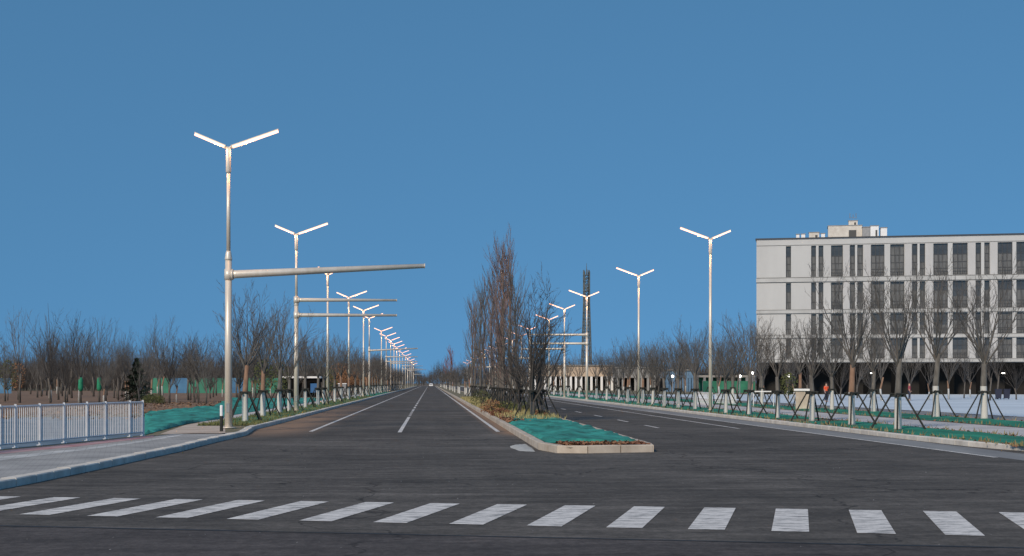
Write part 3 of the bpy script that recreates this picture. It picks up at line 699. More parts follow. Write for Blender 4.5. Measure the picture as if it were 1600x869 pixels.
sh = [(768, 52, .7, .8, 'leaf_tan', 'tan leaved low shrub on the left edge of the median'), (790, 52, .8, .7, 'leaf_green', 'olive low shrub beside the tan shrub on the median'), (815, 51, .9, .7, 'leaf_green', 'olive low shrub under the second dark median tree'),
      (783, 58, .6, .45, 'leaf_red', 'russet low shrub at the net edge on the median'), (752, 40, .9, 1.3, 'leaf_green', 'dark olive shrub on the left edge of the median'), (842, 60, .5, .4, 'leaf_tan', 'small tan tuft at the foot of the smaller dark median tree')]
for i, (px, k, R_, h, mm, lb) in enumerate(sh):
    x, y = at_k(px, k); shrub('low_shrub', x, y, .15, R_, h, M[mm], lb, seed=i, group='low shrubs on the median')

# left field
fr = random.Random(12)
for i in range(92):
    k = fr.uniform(16, 36); px = fr.uniform(-60, 600)
    if px > 672 - 8.2 * k and px > 340: px = 672 - k * fr.uniform(8.5, 20)
    x, y = at_k(px, k)
    tree('field', x, y, 'bare grey tree standing in the soil field left of the road', 'bare trees in the left field', s=fr.uniform(.62, .98) * (1.0 + (30 - k) * .012), name='bare_tree')
for px, k, s, lb, ln in ((78, 26, 1.12, 'tallest thin bare tree of the left field, left of its leaning twin', 0), (112, 26, 1.02, 'thin tall bare tree leaning right in the left field', 0)):
    x, y = at_k(px, k); root = tree('field', x, y, lb, None, s=s, name='bare_tree', sz=1.1)
    top_ = MB(); top_.path([(0, 0, 1.2), (.05, 0, 4.5), (1.0 if px > 100 else -.2, 0, 8.6)], [.06, .04, .01], 5); top_.build('leader_stem', M['twig_dark'], root); root.rotation_euler[2] = 0
for px, k in ((126, 36), (155, 35)):
    x, y = at_k(px, k); root = tree('field', x, y, 'young bare tree with green cloth wrapped round its trunk, ' + ('left' if px < 140 else 'right') + ' one of two', 'green wrapped young trees', s=.8, name='bare_sapling')
    w = MB(); w.path([(0, 0, 1.3), (0, 0, 1.6), (0, 0, 2.5), (0, 0, 2.7)], [.14, .26, .22, .13], 10); w.build('trunk_wrap', M['wrap'], root, True)
# conifer
def conifer(x, y, h, R_, label, seed=1):
    r = random.Random(seed); root = empty('conifer', (x, y, KZ - .03), 0, label, 'tree'); t = MB(); t.path([(0, 0, 0), (0, 0, h * .95)], [.13, .02], 8); t.build('trunk', M['bark_plain'], root); fo = MB()
    for j in range(5200):
        tt = r.random() ** .8; z = .25 + tt * (h - .3); q = R_ * (1 - tt * .93) * (.35 + .65 * abs(sin(z * 6 + r.gauss(0, .3)))) * sqrt(r.random()); a_ = r.uniform(0, 2 * pi)
        c = Vector((cos(a_) * q, sin(a_) * q, z - q * .15)); u = (Vector((cos(a_), sin(a_), -.2)) + rv(r) * .4).normalized() * .14; v = Vector((0, 0, 1)).cross(u).normalized() * .035 + Vector((0, 0, .02))
        fo.add([c - u, c - v, c + u, c + v], [(0, 1, 2, 3)])
    fo.build('crown', M['conifer'], root)
x, y = at_k(214, 33); conifer(x, y, 3.9, 1.9, 'dark conical evergreen tree behind the end of the white railing')
x, y = at_k(240, 36); shrub('low_shrub', x, y, KZ, 1.0, .9, M['leaf_green'], 'dark olive shrub at the foot of the conifer', seed=20, n=1500)
# russet leaved trees and hedge behind the left lamps
def leafy(x, y, h, R_, m_, label, group, seed, n=1500, leaf=.12, name='leafy_tree'):
    r = random.Random(seed); root = tree('field', x, y, label, group, s=h / 8.0, name=name); s_ = h / 8.0
    fo = MB()
    for j in range(n):
        a_ = r.uniform(0, 2 * pi); ph = r.uniform(-1, 1); q = R_ * r.random() ** .4 * sqrt(1 - ph * ph); c = Vector((cos(a_) * q, sin(a_) * q, h * .62 + ph * h * .36)) / s_
        u = rv(r).normalized() * leaf / s_; v = u.cross(rv(r)).normalized() * leaf * .6 / s_; fo.add([c - u, c - v, c + u, c + v], [(0, 1, 2, 3)])
    fo.build('foliage', m_, root); return root
for i in range(9):
    px = 532 + i * 8.5; x, y = at_k(px, 17 - i * .45)
    leafy(x, y, 5.2, 2.2, M['leaf_tan'], 'rust brown leaved tree in the dense row behind the left lamps', 'rust brown trees behind the left lamps', 60 + i)
for i, (px, k, h) in enumerate(((12, 30, 4.0), (28, 29, 3.8), (412, 40, 3.4), (438, 36, 3.4), (516, 27, 3.2), (1232, 34, 2.6))):
    x, y = at_k(px, k); mm = M['leaf_tan'] if px == 28 else M['leaf_green']
    leafy(x, y, h, .8, mm, ['olive leaved small tree at the far left of the field', 'brown leaved small tree at the far left of the field', 'olive leaved slim tree behind the nearest left lamp trees', 'second olive slim tree behind the left kerb trees',
          'olive slim tree beside the grey cabinet behind the left row', 'small olive tree beside the stone box on the plaza'][i], None, 80 + i, n=350, leaf=.09)

# far woods
def wood(name, spec, label, n, seed, mt_):
    r = random.Random(seed); s_ = MB()
    for _ in range(n):
        x, y, h = spec(r); b = Vector((x, y, 0)); lean = Vector((r.gauss(0, .12), r.gauss(0, .12), 1)).normalized(); z0 = h * r.uniform(0, .55); L_ = (h - z0) * r.uniform(.5, 1)
        p = b + Vector((0, 0, z0)); w = r.uniform(.03, .075) * (1 if z0 > 1 else 1.8)
        s_.path([p, p + lean * L_ * .5 + rv(r) * .15, p + lean * L_ + rv(r) * .3], [w, w * .7, w * .15], 3, False)
        for _k in range(3):
            t = r.random(); q = p + lean * L_ * t; d = (lean + rv(r) * .45).normalized(); s_.path([q, q + d * h * .22], [w * .6, w * .15], 3, False)
    o = s_.build(name, mt_); return tag(o, label, 'woodland', None, 'stuff')
def s_left(r):
    k = r.uniform(11, 14); px = r.uniform(-80, 650); px = min(px, 672 - k * 6); x, y = at_k(px, k); return x, y, r.uniform(4, 8.5)
wood('left_woodland', s_left, 'grey winter woodland behind the left field and hoarding', 8500, 1, M['wood_far'])
def s_mid(r):
    k = r.uniform(3.6, 5.2); px = r.uniform(590, 775); x, y = at_k(px, k); return x, y, r.uniform(7, 13) * (1.0 + .3 * sin(px * .13))
wood('far_woodland', s_mid, 'dark winter woodland closing the far end of the road', 3000, 2, M['wood_far'])
def s_right(r):
    k = r.uniform(7.5, 10.5); px = r.uniform(760, 1260); x, y = at_k(px, k); return x, y, r.uniform(6, 10)
wood('right_woodland', s_right, 'grey winter woodland behind the low buildings at right', 4200, 3, M['wood_far'])
for i in range(34):
    k = fr.uniform(13, 24); px = fr.uniform(930, 1190); x, y = at_k(px, k)
    tree('field', x, y, 'bare grey tree in the stand between the lattice tower and the pale building', 'bare trees right of the tower', s=fr.uniform(.8, 1.05) * (1 + (24 - k) * .02))
# rust red tree at the far end
for i, (px, k, s, lb) in enumerate(((705, 8.5, 1.75, 'rust red upright tree at the far end, left of the median trees'), (698, 8.0, 1.4, 'shorter rust red tree beside the taller one at the far end'))):
    x, y = at_k(px, k); root = tree('tall', x, y, lb, None, s=s * 1.15, sz=.62)
    for ch in [c for c in bpy.data.objects if c.parent == root and c.name.startswith('crown')]:
        ch.data = ch.data.copy(); ch.data.materials[0] = M['rust_crown']

# ------------------------------------------------------------------ white railing
FN = [Vector(gz(-120, 715.5)), Vector(gz(-60, 707.5)), Vector(gz(0, 700.5)), Vector(gz(24, 698.5)), Vector(gz(62, 694.5)), Vector(gz(100, 691)), Vector(gz(136, 687.5)), Vector(gz(165, 685)), Vector(gz(203, 681.5)), Vector(gz(223, 680))]
root = empty('railing', (FN[-1].x, FN[-1].y, Z1), 0, 'white steel railing with upright bars along the left sidewalk', 'railing')
def loc(v, z): return Vector((v.x - FN[-1].x, v.y - FN[-1].y, z))
FHt = 1.14
for i, p in enumerate(FN):
    m_ = MB(); m_.box(loc(p, FHt / 2 + .02), (.06, .06, FHt + .0), .25); m_.box(loc(p, .012), (.16, .16, .02), .25); m_.build('post', M['fence'], root)
for i in range(len(FN) - 1):
    a_, b_ = FN[i], FN[i + 1]
    for z in (.12, FHt - .04):
        m_ = MB(); m_.path([loc(a_, z), loc(b_, z)], .026, 4); m_.build('rail', M['fence'], root)
    m_ = MB(); n = max(3, int((b_ - a_).length / .12))
    for j in range(1, n):
        q = a_.lerp(b_, j / n); m_.box(loc(q, (.12 + FHt - .04) / 2), (.02, .02, FHt - .17), .25)
    m_.build('bars', M['fence'], root)
x, y = gz(346, 673); r_ = empty('marker_post', (x, y, Z1), 0, 'short white and dark post just behind the nearest lamp', 'post')
m_ = MB(); m_.path([(0, 0, 0), (0, 0, .55)], .06, 10); m_.build('base', M['stake'], r_); m_ = MB(); m_.path([(0, 0, .55), (0, 0, .9), (0, 0, .93)], [.055, .055, .03], 10); m_.build('top', M['white'], r_)

# ------------------------------------------------------------------ pale building
BC = Vector((*g(1182, 617), 0))
def u_of(px, dy=0.0):
    t = (px - 800) / F; d = Vector((cos(PSI) * t + sin(PSI), -sin(PSI) * t + cos(PSI)))   # ray from camera
    # BC + u*E = s*d
    det = E.x * (-d.y) - (-d.x) * E.y
    bx, by = BC.x + S.x * dy, BC.y + S.y * dy
    return (-bx * (-d.y) + d.x * (-by)) / det
def z_at(px, py):
    u = u_of(px); P = BC + E * u; dep = P.x * sin(PSI) + P.y * cos(PSI); return H + (HY - py) * dep / F
bd = empty('office_building', BC, -radians(15), 'long pale building with dark windows above a dark arcade', 'building')
U1 = u_of(1760)
ZT = z_at(1300, 372.5); ZB = z_at(1300, 567)
rows = [(z_at(1300, 432.3), z_at(1300, 383.5)), (z_at(1300, 483), z_at(1300, 441.5)), (z_at(1300, 522.5), z_at(1300, 490.5)), (z_at(1300, 560.5), z_at(1300, 529.5))]
colspx = [(1228, 1236), (1267.5, 1275), (1279, 1286.5), (1298.5, 1317), (1328, 1336), (1339.5, 1348.5), (1361, 1382), (1391, 1413), (1425, 1433.5), (1437, 1445.5), (1458.5, 1481), (1488.5, 1512), (1524.5, 1533), (1538, 1546.5), (1559, 1582), (1588, 1611),
        (1624, 1632), (1637, 1645), (1659, 1682), (1690, 1713)]
cols = [(u_of(a_), u_of(b_)) for a_, b_ in colspx]
DEP = 16.0; RW = .42
w = MB()       # front wall with real openings: piers between the columns, spandrels above and below
edges = [0] + [v for c in cols for v in c] + [U1]
for i in range(0, len(edges), 2): w.box(((edges[i] + edges[i + 1]) / 2, RW / 2, (ZT + ZB) / 2), (edges[i + 1] - edges[i], RW, ZT - ZB))
zs = [ZB] + [v for r_ in reversed(rows) for v in r_] + [ZT]
for c in cols:
    for i in range(0, len(zs), 2): w.box(((c[0] + c[1]) / 2, RW / 2, (zs[i] + zs[i + 1]) / 2), (c[1] - c[0], RW, zs[i + 1] - zs[i]))
w.build('wall', M['facade'], bd)
w = MB(); w.box((.2, DEP / 2 + RW / 2, (ZT + ZB) / 2), (.4, DEP - RW, ZT - ZB)); w.box((U1 - .2, DEP / 2 + RW / 2, (ZT + ZB) / 2), (.4, DEP - RW, ZT - ZB)); w.box((U1 / 2, DEP + .2, (ZT + ZB) / 2), (U1, .4, ZT - ZB)); w.build('side_wall', M['facade'], bd)
w = MB(); w.box((U1 / 2, DEP / 2 + .3, ZT - .35), (U1 - .8, DEP - .7, .3)); w.build('roof', M['grey_wall'], bd)
w = MB(); w.box((U1 / 2, DEP / 2, ZT + .09), (U1 + .3, DEP + .3, .2)); w.build('coping', M['coping'], bd)
for i, (za, zb) in enumerate(rows):
    below = zs[len(zs) - 2 - 2 * i] if False else None
zz = [(z_at(1300, 441.2), z_at(1300, 432.6)), (z_at(1300, 490.2), z_at(1300, 483.3)), (z_at(1300, 529.2), z_at(1300, 522.8)), (z_at(1300, 567), z_at(1300, 561))]
for za, zb in zz:
    w = MB(); w.box((U1 / 2, -.1, (za + zb) / 2), (U1 + .1, .2, (zb - za) * .72)); w.build('ledge', M['ledge'], bd)
    w = MB(); w.box((U1 / 2, -.02, zb - .06), (U1, .04, .09)); w.box((U1 / 2, -.02, za + .06), (U1, .04, .07)); w.build('dark_line', M['seam'], bd)  # thin dark strips edging each ledge above and below
w = MB(); w.box((U1 / 2, -.02, rows[0][1] + .12), (U1, .04, .06)); w.build('dark_line', M['seam'], bd)
for (ua, ub) in ((cols[7][1], cols[8][0]), (cols[9][1], cols[10][0]), (cols[11][1], cols[12][0]), (cols[13][1], cols[14][0]), (cols[3][1], cols[4][0]), (cols[5][1], cols[6][0]), (cols[15][1], cols[16][0])):
    for za, zb in rows:
        w = MB(); w.box(((ua + ub) / 2, -.05, (za + zb) / 2), ((ub - ua) * .86, .1, zb - za + .1)); w.build('pier', M['facade_col'], bd)
wr = random.Random(4); WP = {}
def window(ci, ri):
    ua, ub = cols[ci]; za, zb = rows[ri]; W_ = ub - ua; Hh = zb - za; wide = W_ > 1.6
    key = (ci, ri)
    fr_ = MB(); t = .07
    fr_.box((0, 0, t / 2), (W_, .08, t)); fr_.box((0, 0, Hh - t / 2), (W_, .08, t)); fr_.box((-W_ / 2 + t / 2, 0, Hh / 2), (t, .078, Hh - 2 * t)); fr_.box((W_ / 2 - t / 2, 0, Hh / 2), (t, .078, Hh - 2 * t))
    nv_ = 3 if wide else 1
    for j in range(1, nv_): fr_.box((-W_ / 2 + W_ * j / nv_, 0, Hh / 2), (.07, .074, Hh - 2 * t))
    for z in ((.22, .42, .66) if Hh > 4 else (.27, .66)): fr_.box((0, 0, Hh * z), (W_ - 2 * t, .07, .08))
    o = fr_.build('window', M['frame'], bd); o.location = ((ua + ub) / 2, RW - .1, za)
    s = .66 if wr.random() < .6 else (.42 if wr.random() < .5 else .9)
    p = MB(); p.box((0, .05, Hh / 2), (W_, .02, Hh)); q = p.build('pane', M['pane'], o)
    if s > 0:
        p = MB(); p.box((0, .036, Hh * s / 2 + t), (W_ - 2 * t - .02, .006, Hh * s - t)); p.build('curtain', M['blind'], o)
    b_ = MB()
    if wide:
        b_.box((0, -.12, .62), (W_ - .04, .03, .04)); b_.box((0, -.12, .12), (W_ - .04, .03, .04))
        for j in range(7): b_.box((-W_ / 2 + .1 + j * (W_ - .2) / 6, -.12, .37), (.025, .024, .46))
        b_.build('balustrade', M['frame'], o)
for ci in range(len(cols)):
    for ri in range(4): window(ci, ri)
# arcade: dark arches along the ground floor
def arch_panel(u0, u1, zt, n=14):
    """front plate with an arched opening"""
    W_ = u1 - u0; pr = .45; a0, a1 = u0 + pr, u1 - pr; r_ = (a1 - a0) / 2; zc = min(zt - .7 - r_ * .55, zt - 1.2); cx = (a0 + a1) / 2
    m_ = MB(); m_.box((u0 + pr / 2, .2, zt / 2), (pr, .4, zt)); m_.box((u1 - pr / 2, .2, zt / 2), (pr, .4, zt))
    for j in range(n):
        t0, t1 = pi - pi * j / n, pi - pi * (j + 1) / n
        xa, xb = cx + r_ * cos(t0), cx + r_ * cos(t1); z0_, z1_ = zc + r_ * .7 * sin(t0), zc + r_ * .7 * sin(t1)
        m_.add([(xa, 0, z0_), (xb, 0, z1_), (xb, 0, zt), (xa, 0, zt), (xa, .4, z0_), (xb, .4, z1_), (xb, .4, zt), (xa, .4, zt)], [(0, 1, 2, 3), (7, 6, 5, 4), (0, 4, 5, 1), (3, 2, 6, 7)])
    return m_
nb = 13; bw = U1 / nb
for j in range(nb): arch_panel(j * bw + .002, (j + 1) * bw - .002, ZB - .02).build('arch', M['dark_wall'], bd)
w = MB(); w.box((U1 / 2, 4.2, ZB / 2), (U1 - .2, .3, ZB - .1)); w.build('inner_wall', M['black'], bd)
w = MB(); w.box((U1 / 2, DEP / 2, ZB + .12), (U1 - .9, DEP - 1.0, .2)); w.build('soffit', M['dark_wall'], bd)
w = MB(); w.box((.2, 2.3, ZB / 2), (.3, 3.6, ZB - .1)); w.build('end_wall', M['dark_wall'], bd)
M['lobby'] = mat('lit lobby lamp', (.9, .9, .85), .5, emit=((1, .95, .85), 5))
for px in (1300, 1362, 1443, 1570):
    u = u_of(px); m_ = MB(); m_.box((0, 0, 0), (.5 if px == 1570 else .26, .2, .14)); o = m_.build('ceiling_lamp', M['lobby'], bd); o.location = (u, 1.2, z_at(px, 583))
# rooftop plant
def uz(px, py): return u_of(px), z_at(px, py)
def roof_unit(x0, x1, y0, name, label, m_, dy=4.0, dd=3.0, extra=None, zb=None):
    u0, u1 = u_of(x0, dy), u_of(x1, dy); zt = z_at((x0 + x1) / 2, y0) + .3; zb = ZT - .2 if zb is None else zb
    c = BC + E * ((u0 + u1) / 2) + S * (dy + dd / 2); root = empty(name, (c.x, c.y, zb), -radians(15), label, 'rooftop structure'); W_ = u1 - u0; h_ = zt - zb
    b_ = MB(); b_.box((0, 0, h_ / 2), (W_, dd, h_)); b_.build('body', m_, root)
    b_ = MB(); b_.box((0, 0, h_ + .05), (W_ + .14, dd + .14, .1)); b_.build('cap', M['grey_wall'], root)
    if W_ > 1.2:
        b_ = MB(); b_.box((W_ * .22, -dd / 2 - .02, h_ * .5), (W_ * .22, .04, h_ * .45)); b_.build('vent', M['seam'], root)
    return root, W_, h_, dd
roof_unit(1264, 1280, 364.5, 'rooftop_box', 'small beige box on the roof, left of the main plant room', M['roofbox'], 2.0, 1.6)
roof_unit(1244, 1249, 367, 'rooftop_vent', 'tiny white vent at the left end of the roof', M['white'], 2.5, .6)
roof_unit(1252, 1258, 366.5, 'rooftop_vent', 'tiny white vent between the left-end vent and the beige box', M['white'], 2.5, .7)
roof_unit(1283, 1289, 366, 'rooftop_vent', 'tiny white vent between the beige box and main plant room', M['white'], 2.2, .7)
r1 = roof_unit(1294, 1347, 351.5, 'plant_room', 'pale long plant room in the middle of the roof', M['roofbox'], 4.0, 4.0)
roof_unit(1326, 1340, 343, 'tank_house', 'small square tower standing on top of the pale plant room', M['roofbox'], 4.6, 1.4, zb=z_at(1333, 353) + .42)
roof_unit(1347.5, 1359.5, 355, 'rooftop_duct', 'grey duct block right of the plant room', M['grey_metal'], 3.0, 2.0)
roof_unit(1360, 1373, 353, 'cooling_unit', 'taller white cooling unit on the roof beside the plant room', M['white'], 3.0, 2.0)
roof_unit(1376, 1386, 356, 'cooling_unit', 'lower white cooling unit at the right end of the rooftop group', M['white'], 3.0, 2.0)
c = BC + E * u_of(1333, 5.2) + S * 5.2; mm = MB()
for dx in (-.5, 0, .45): mm.path([(dx, 0, 0), (dx, 0, .55 + abs(dx) * .4)], .05, 6)
mm.box((0, 0, .02), (1.2, .14, .06))
o = mm.build('aerial', M['grey_metal']); o.location = (c.x, c.y, z_at(1333, 343) + .8); tag(o, 'short stub aerials on top of the rooftop tower', 'aerial')

# ------------------------------------------------------------------ plaza things on the right
def place(px, py, z=KZ - .026): return (*g(px, py, z), z)
x, y, z = place(1253.5, 640); r_ = empty('stone_kiosk_box', (x, y, z), -.25, 'beige stone-clad box with pale lid on the plaza', 'utility box')
m_ = MB(); m_.box((0, 0, .6), (.84, .6, 1.2)); m_.build('body', M['kerb_tan'], r_); m_ = MB(); m_.box((0, 0, 1.27), (1.05, .8, .13)); m_.build('lid', M['white'], r_)
x, y, z = place(1193, 636); r_ = empty('barrier_rail', (x, y, z), -.25, 'low white rail barrier left of the beige stone box', 'barrier')
m_ = MB(); m_.box((0, 0, 1.1), (1.6, .35, .08)); m_.build('top_rail', M['white'], r_)
for dx in (-.7, .7): m_ = MB(); m_.path([(dx, 0, 0), (dx, 0, 1.06)], .03, 6); m_.build('leg', M['white'], r_)
def white_fence(px0, py0, px1, py1, h, label):
    a_ = Vector(g(px0, py0, z)); b_ = Vector(g(px1, py1, z)); r_ = empty('low_fence', (a_.x, a_.y, z), 0, label, 'fence'); d = b_ - a_
    for zz_ in (.1, h * .5, h): m_ = MB(); m_.path([(0, 0, zz_), (d.x, d.y, zz_)], .025, 4); m_.build('rail', M['white'], r_)
    m_ = MB(); n = int(d.length / .35)
    for j in range(n + 1): m_.box((d.x * j / n, d.y * j / n, h / 2), (.035, .035, h))
    m_.build('bars', M['white'], r_)
white_fence(1086, 631, 1113, 633, .95, 'low white mesh fence between the blue shed and the nearest right lamp')
white_fence(1118, 631, 1150, 633, .8, 'low white fence right of the nearest right lamp')
def globe_lamp(px, ytop, ybase, label, mm=None):
    x, y, z_ = place(px, ybase); hh = (ybase - ytop) / (ybase - HY) * (H - z_); r_ = empty('globe_lamp', (x, y, z_), 0, label, 'lamp post')
    m_ = MB(); m_.path([(0, 0, 0), (0, 0, hh - .15)], [.06, .035], 8); m_.build('post', mm or M['grey_metal'], r_); ball('globe', (0, 0, hh), .17, M['lobby'], r_)
M['green_metal'] = mat('dark green metal', (.01, .09, .06), .5)
globe_lamp(1232, 587, 624, 'lit globe lamp on a dark green post before the arcade', M['green_metal'])
globe_lamp(1156, 588, 622, 'lit globe lamp on a slim post left of the pale building')
globe_lamp(1176, 583, 620, 'small lit globe lamp at the corner of the pale building')
globe_lamp(1051, 588, 618, 'lit globe lamp in front of the blue shed')
# person in orange
def person(x, y, z, label, top_m, leg_m, rz=0, hgt=1.72, blue=False):
    root = empty('person', (x, y, z), rz, label, 'person'); s = hgt / 1.72
    J = {'pel': (0, 0, .93), 'che': (0, 0, 1.22), 'sho': (0, 0, 1.40), 'nec': (0, 0, 1.47), 'hea': (0, -.01, 1.55), 'hed': (0, -.01, 1.66),
         'sl': (-.19, 0, 1.38), 'el': (-.25, .02, 1.10), 'wl': (-.24, -.08, .86), 'hl': (-.24, -.1, .77), 'sr': (.19, 0, 1.38), 'er': (.26, .02, 1.10), 'wr': (.22, -.16, .92), 'hr': (.2, -.22, .86),
         'tl': (-.1, 0, .88), 'kl': (-.11, -.03, .49), 'al': (-.12, .05, .09), 'fl': (-.13, -.12, .04), 'tr': (.1, 0, .88), 'kr': (.12, .02, .49), 'ar': (.13, .06, .09), 'fr': (.14, -.1, .04)}
    Rr = dict(pel=.15, che=.16, sho=.13, nec=.055, hea=.085, hed=.08, sl=.065, el=.045, wl=.03, hl=.035, sr=.065, er=.045, wr=.03, hr=.035, tl=.09, kl=.06, al=.04, fl=.04, tr=.09, kr=.06, ar=.04, fr=.04)
    Ed = ['pel che', 'che sho', 'sho nec', 'nec hea', 'hea hed', 'sho sl', 'sl el', 'el wl', 'wl hl', 'sho sr', 'sr er', 'er wr', 'wr hr', 'pel tl', 'tl kl', 'kl al', 'al fl', 'pel tr', 'tr kr', 'kr ar', 'ar fr']
    def skin(name, keys, edges, m_, grow_=0, parent=root):
        me = bpy.data.meshes.new(name); idx = {k: i for i, k in enumerate(keys)}
        me.from_pydata([tuple(c * s for c in J[k]) for k in keys], [tuple(idx[q] for q in e.split()) for e in edges], []); me.materials.append(m_)
        o = bpy.data.objects.new(name, me); COL.objects.link(o); o.parent = parent
        md = o.modifiers.new('skin', 'SKIN'); layer = me.skin_vertices[0] if len(me.skin_vertices) else None
        if layer is None:
            bpy.context.view_layer.objects.active = o; bpy.ops.mesh.customdata_skin_add(); layer = me.skin_vertices[0]
        for k, i in idx.items(): layer.data[i].radius = ((Rr[k] + grow_) * s, (Rr[k] * (.75 if k in ('pel', 'che', 'sho') else 1) + grow_) * s)
        layer.data[0].use_root = True; sb = o.modifiers.new('sub', 'SUBSURF'); sb.levels = 1; sb.render_levels = 2; md.use_smooth_shade = True; return o
    skin('body', list(J), Ed, M['skin'])
    skin('vest', ['che', 'pel', 'sho', 'sl', 'el', 'sr', 'er'], ['che pel', 'che sho', 'sho sl', 'sl el', 'sho sr', 'sr er'], top_m, .022)
    skin('trousers', ['pel', 'tl', 'kl', 'al', 'tr', 'kr', 'ar'], ['pel tl', 'tl kl', 'kl al', 'pel tr', 'tr kr', 'kr ar'], leg_m, .018)
    ball('hair', (0, .01, 1.685 * s), .105, M['hair'], root, (1, 1.05, .8)); return root
x, y, z = place(1291, 628); person(x, y, z, 'person in orange vest and dark trousers standing on the plaza', M['orange'], M['navy'], .6)
x, y, z = place(222, 627); person(x, y, z, 'person in blue jacket standing before the dark conifer', M['blue_cloth'], M['navy'], -.4)
x, y, z = place(1421, 626); person(x, y, z, 'person in dull red top walking before the arcade', mat('dull red cloth', (.28, .05, .07), .8), M['navy'], 1.2)
# bins at the far right
for i, (px, lb) in enumerate(((1560, 'navy wheeled bin at the far right before the arcade, left of its twin'), (1573, 'navy wheeled bin, right one of the pair before the arcade'))):
    x, y, z = place(px, 624); r_ = empty('wheeled_bin', (x, y, z), -.25, lb, 'bin', 'navy wheeled bins')
    m_ = MB(); m_.add([(-.25, -.25, .1), (.25, -.25, .1), (.25, .25, .1), (-.25, .25, .1), (-.32, -.33, 1.0), (.32, -.33, 1.0), (.32, .33, 1.0), (-.32, .33, 1.0)], [(3, 2, 1, 0), (4, 5, 6, 7), (0, 1, 5, 4), (1, 2, 6, 5), (2, 3, 7, 6), (3, 0, 4, 7)]); m_.build('body', M['navy'], r_)
    m_ = MB(); m_.box((0, 0, 1.04), (.7, .72, .06)); m_.build('lid', M['navy'], r_)
    for dx in (-.24, .24): m_ = MB(); m_.path([(dx - .03, .26, .1), (dx + .03, .26, .1)], .1, 10); m_.build('wheel', M['tie'], r_)

# ------------------------------------------------------------------ low buildings beyond
def low_building(px0, px1, k, h, label, wall_m, base_m, ncol, name='low_building', upper=.42, depth=10, col_m=None, roof_m=None):
    a_ = Vector(at_k(px0, k)); b_ = Vector(at_k(px1, k)); d = b_ - a_; W_ = d.length; rz = math.atan2(d.y, d.x); r_ = empty(name, (a_.x, a_.y, 0), rz, label, 'building')
    m_ = MB(); m_.box((W_ / 2, depth / 2, h * (1 - upper / 2)), (W_, depth, h * upper)); m_.build('upper_wall', wall_m, r_)
    m_ = MB(); m_.box((W_ / 2, depth / 2, h + .1), (W_ + .6, depth + .6, .22)); m_.build('roof', roof_m or M['grey_wall'], r_)
    m_ = MB(); m_.box((W_ / 2, 2.5 + (depth - 3) / 2, h * (1 - upper) / 2), (W_ - .3, depth - 3, h * (1 - upper) - .02)); m_.build('recess', base_m, r_)
    for j in range(ncol + 1):
        m_ = MB(); m_.box((.25 + (W_ - .5) * j / ncol, .3, h * (1 - upper) / 2), (.5, .5, h * (1 - upper) - .02)); m_.build('column', col_m or M['white'], r_)
    return r_, W_
low_building(826, 958, 13, 5.6, 'low tan building with white columns behind the lattice tower lamps', M['tan_wall'], M['black'], 16)
low_building(962, 1034, 13.5, 5.0, 'low grey building between the columned building and the blue shed', M['grey_wall'], M['black'], 7, col_m=M['grey_wall'])
low_building(1036, 1085, 15, 4.2, 'low blue fronted shed left of the nearest right lamp', M['blue_metal'], M['dark_wall'], 9, upper=.35, col_m=M['blue_metal'], roof_m=M['grey_wall'])
low_building(1088, 1180, 14, 3.6, 'low dark canopy building beside the pale office', M['grey_wall'], M['hoard_green'], 8, upper=.18, col_m=M['grey_metal'], roof_m=M['coping'])
r_, W_ = low_building(443, 497, 24, 2.4, 'dark site hut with thin white roof behind the left kerb trees', M['dark_wall'], M['dark_wall'], 4, name='site_hut', upper=.2, depth=4, col_m=M['dark_wall'], roof_m=M['white'])
m_ = MB(); m_.box((W_ * .88, .2, 1.2), (W_ * .2, .5, 1.1)); m_.build('window', M['blue_glass'], r_)
x, y = at_k(535, 20); r_ = empty('equipment_cabinet', (x, y, KZ), 0, 'small grey cabinet with pale lid behind the left kerb trees', 'cabinet')
m_ = MB(); m_.box((0, 0, .75), (1.1, .8, 1.5)); m_.build('body', M['grey_metal'], r_); m_ = MB(); m_.box((0, 0, 1.56), (1.25, .95, .12)); m_.build('lid', M['white'], r_)
# hoarding behind the left field
def hoarding(px0, px1, k, h, label, blues):
    a_ = Vector(at_k(px0, k)); b_ = Vector(at_k(px1, k)); d = b_ - a_; n = max(2, int(d.length / 3)); r_ = empty('hoarding', (a_.x, a_.y, KZ - .03), math.atan2(d.y, d.x), label, 'hoarding'); W_ = d.length / n
    for j in range(n):
        m_ = MB(); m_.box((W_ * (j + .5), 0, h / 2), (W_ - .06, .05, h)); pxm = px0 + (px1 - px0) * (j + .5) / n
        m_.build('panel', M['hoard_blue'] if any(a <= pxm <= b for a, b in blues) else M['hoard_green'], r_)
    m_ = MB()
    for j in range(n + 1): m_.box((W_ * j, .06, h / 2 + .05), (.07, .07, h + .1))
    m_.build('posts', M['grey_metal'], r_)
hoarding(236, 440, 17.5, 2.5, 'green and blue site hoarding behind the left field', [(266, 288), (345, 376), (310, 320)])
hoarding(-60, 18, 18, 2.4, 'short green and blue hoarding at the far left edge', [(-20, 30)])
hoarding(1098, 1180, 17, 2.0, 'dark green screen beside the pale office building', [])
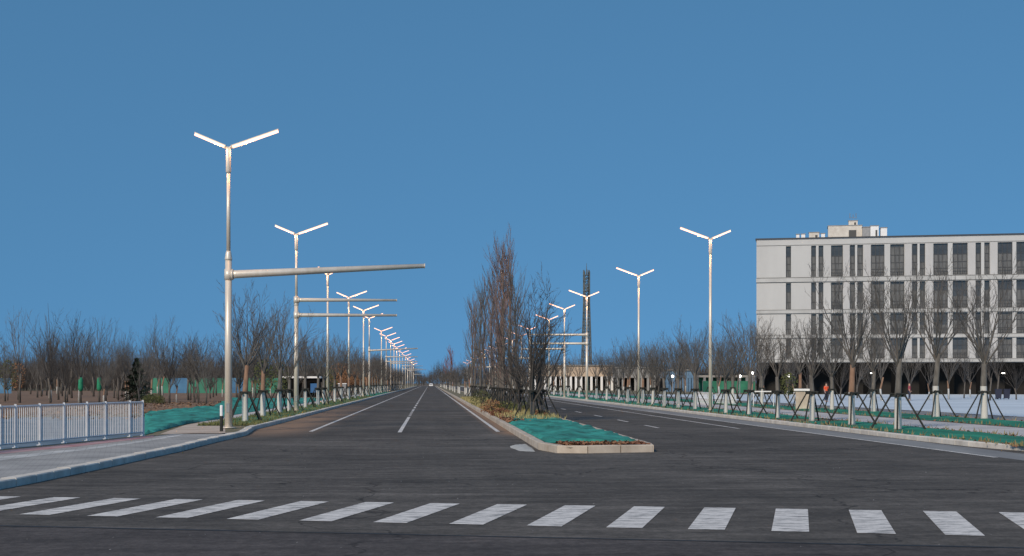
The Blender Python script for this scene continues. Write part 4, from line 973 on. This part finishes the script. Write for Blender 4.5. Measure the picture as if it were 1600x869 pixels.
# lattice tower
x, y = at_k(916.5, 8.2); root = empty('lattice_tower', (x, y, 0), .15, 'tall steel lattice tower with antennas behind the right lamps', 'tower')
TH = 43.0; bw0, bw1 = 1.7, .9
def half(z): return bw0 + (bw1 - bw0) * min(z / 30, 1)
for sx, sy in ((-1, -1), (1, -1), (1, 1), (-1, 1)):
    m_ = MB(); m_.path([(sx * half(0), sy * half(0), 0), (sx * half(30), sy * half(30), 30), (sx * half(30), sy * half(30), TH - 2)], .17, 6); m_.build('leg', M['tower'], root)
m_ = MB(); z = 0; st = 2.2
while z < TH - 4:
    z2 = z + st; a_, b_ = half(z), half(z2)
    for (p, q) in (((-1, -1), (1, -1)), ((1, -1), (1, 1)), ((1, 1), (-1, 1)), ((-1, 1), (-1, -1))):
        m_.path([(p[0] * a_, p[1] * a_, z), (q[0] * b_, q[1] * b_, z2)], .1, 4); m_.path([(q[0] * a_, q[1] * a_, z), (p[0] * b_, p[1] * b_, z2)], .1, 4); m_.path([(p[0] * a_, p[1] * a_, z), (q[0] * a_, q[1] * a_, z)], .09, 4)
    z = z2
m_.build('bracing', M['tower'], root)
for z in (TH - 3.4, TH - 9, TH - 14.5): m_ = MB(); m_.path([(0, 0, z), (0, 0, z + .25)], 1.15, 12); m_.build('platform', M['tower'], root)
for j in range(9):
    a_ = j * 2 * pi / 3 + .4; z = (TH - 2.4, TH - 8, TH - 13)[j // 3]; m_ = MB(); m_.box((cos(a_) * 1.05, sin(a_) * 1.05, z), (.35, .35, 2.0), a_); m_.build('antenna', M['tower'], root)
m_ = MB(); m_.path([(0, 0, TH - 3.4), (0, 0, TH + 1)], [.2, .05], 6); m_.build('spike', M['tower'], root)

# distant white car at the end of the road
x, y = at_k(673.5, 6.3); r_ = empty('parked_car', (x, y, 0), 0, 'tiny white car far off in the middle of the road', 'car')
m_ = MB(); m_.prism([(-.88, -2.1), (.88, -2.1), (.9, 2.1), (-.9, 2.1)], .35, .85)
m_.add([(-.8, -1.5, .85), (.8, -1.5, .85), (.8, 1.5, .85), (-.8, 1.5, .85), (-.62, -.8, 1.45), (.62, -.8, 1.45), (.62, 1.0, 1.45), (-.62, 1.0, 1.45)], [(4, 5, 6, 7), (0, 1, 5, 4), (1, 2, 6, 5), (2, 3, 7, 6), (3, 0, 4, 7)]); m_.build('body', M['white'], r_)
m_ = MB(); m_.add([(-.68, -1.48, .9), (.68, -1.48, .9), (.56, -.86, 1.38), (-.56, -.86, 1.38)], [(0, 1, 2, 3)]); m_.build('windscreen', M['pane'], r_)
for sx in (-.8, .8):
    for sy in (-1.3, 1.3): m_ = MB(); m_.path([(sx - .1, sy, .32), (sx + .1, sy, .32)], .32, 12); m_.build('wheel', M['tie'], r_)
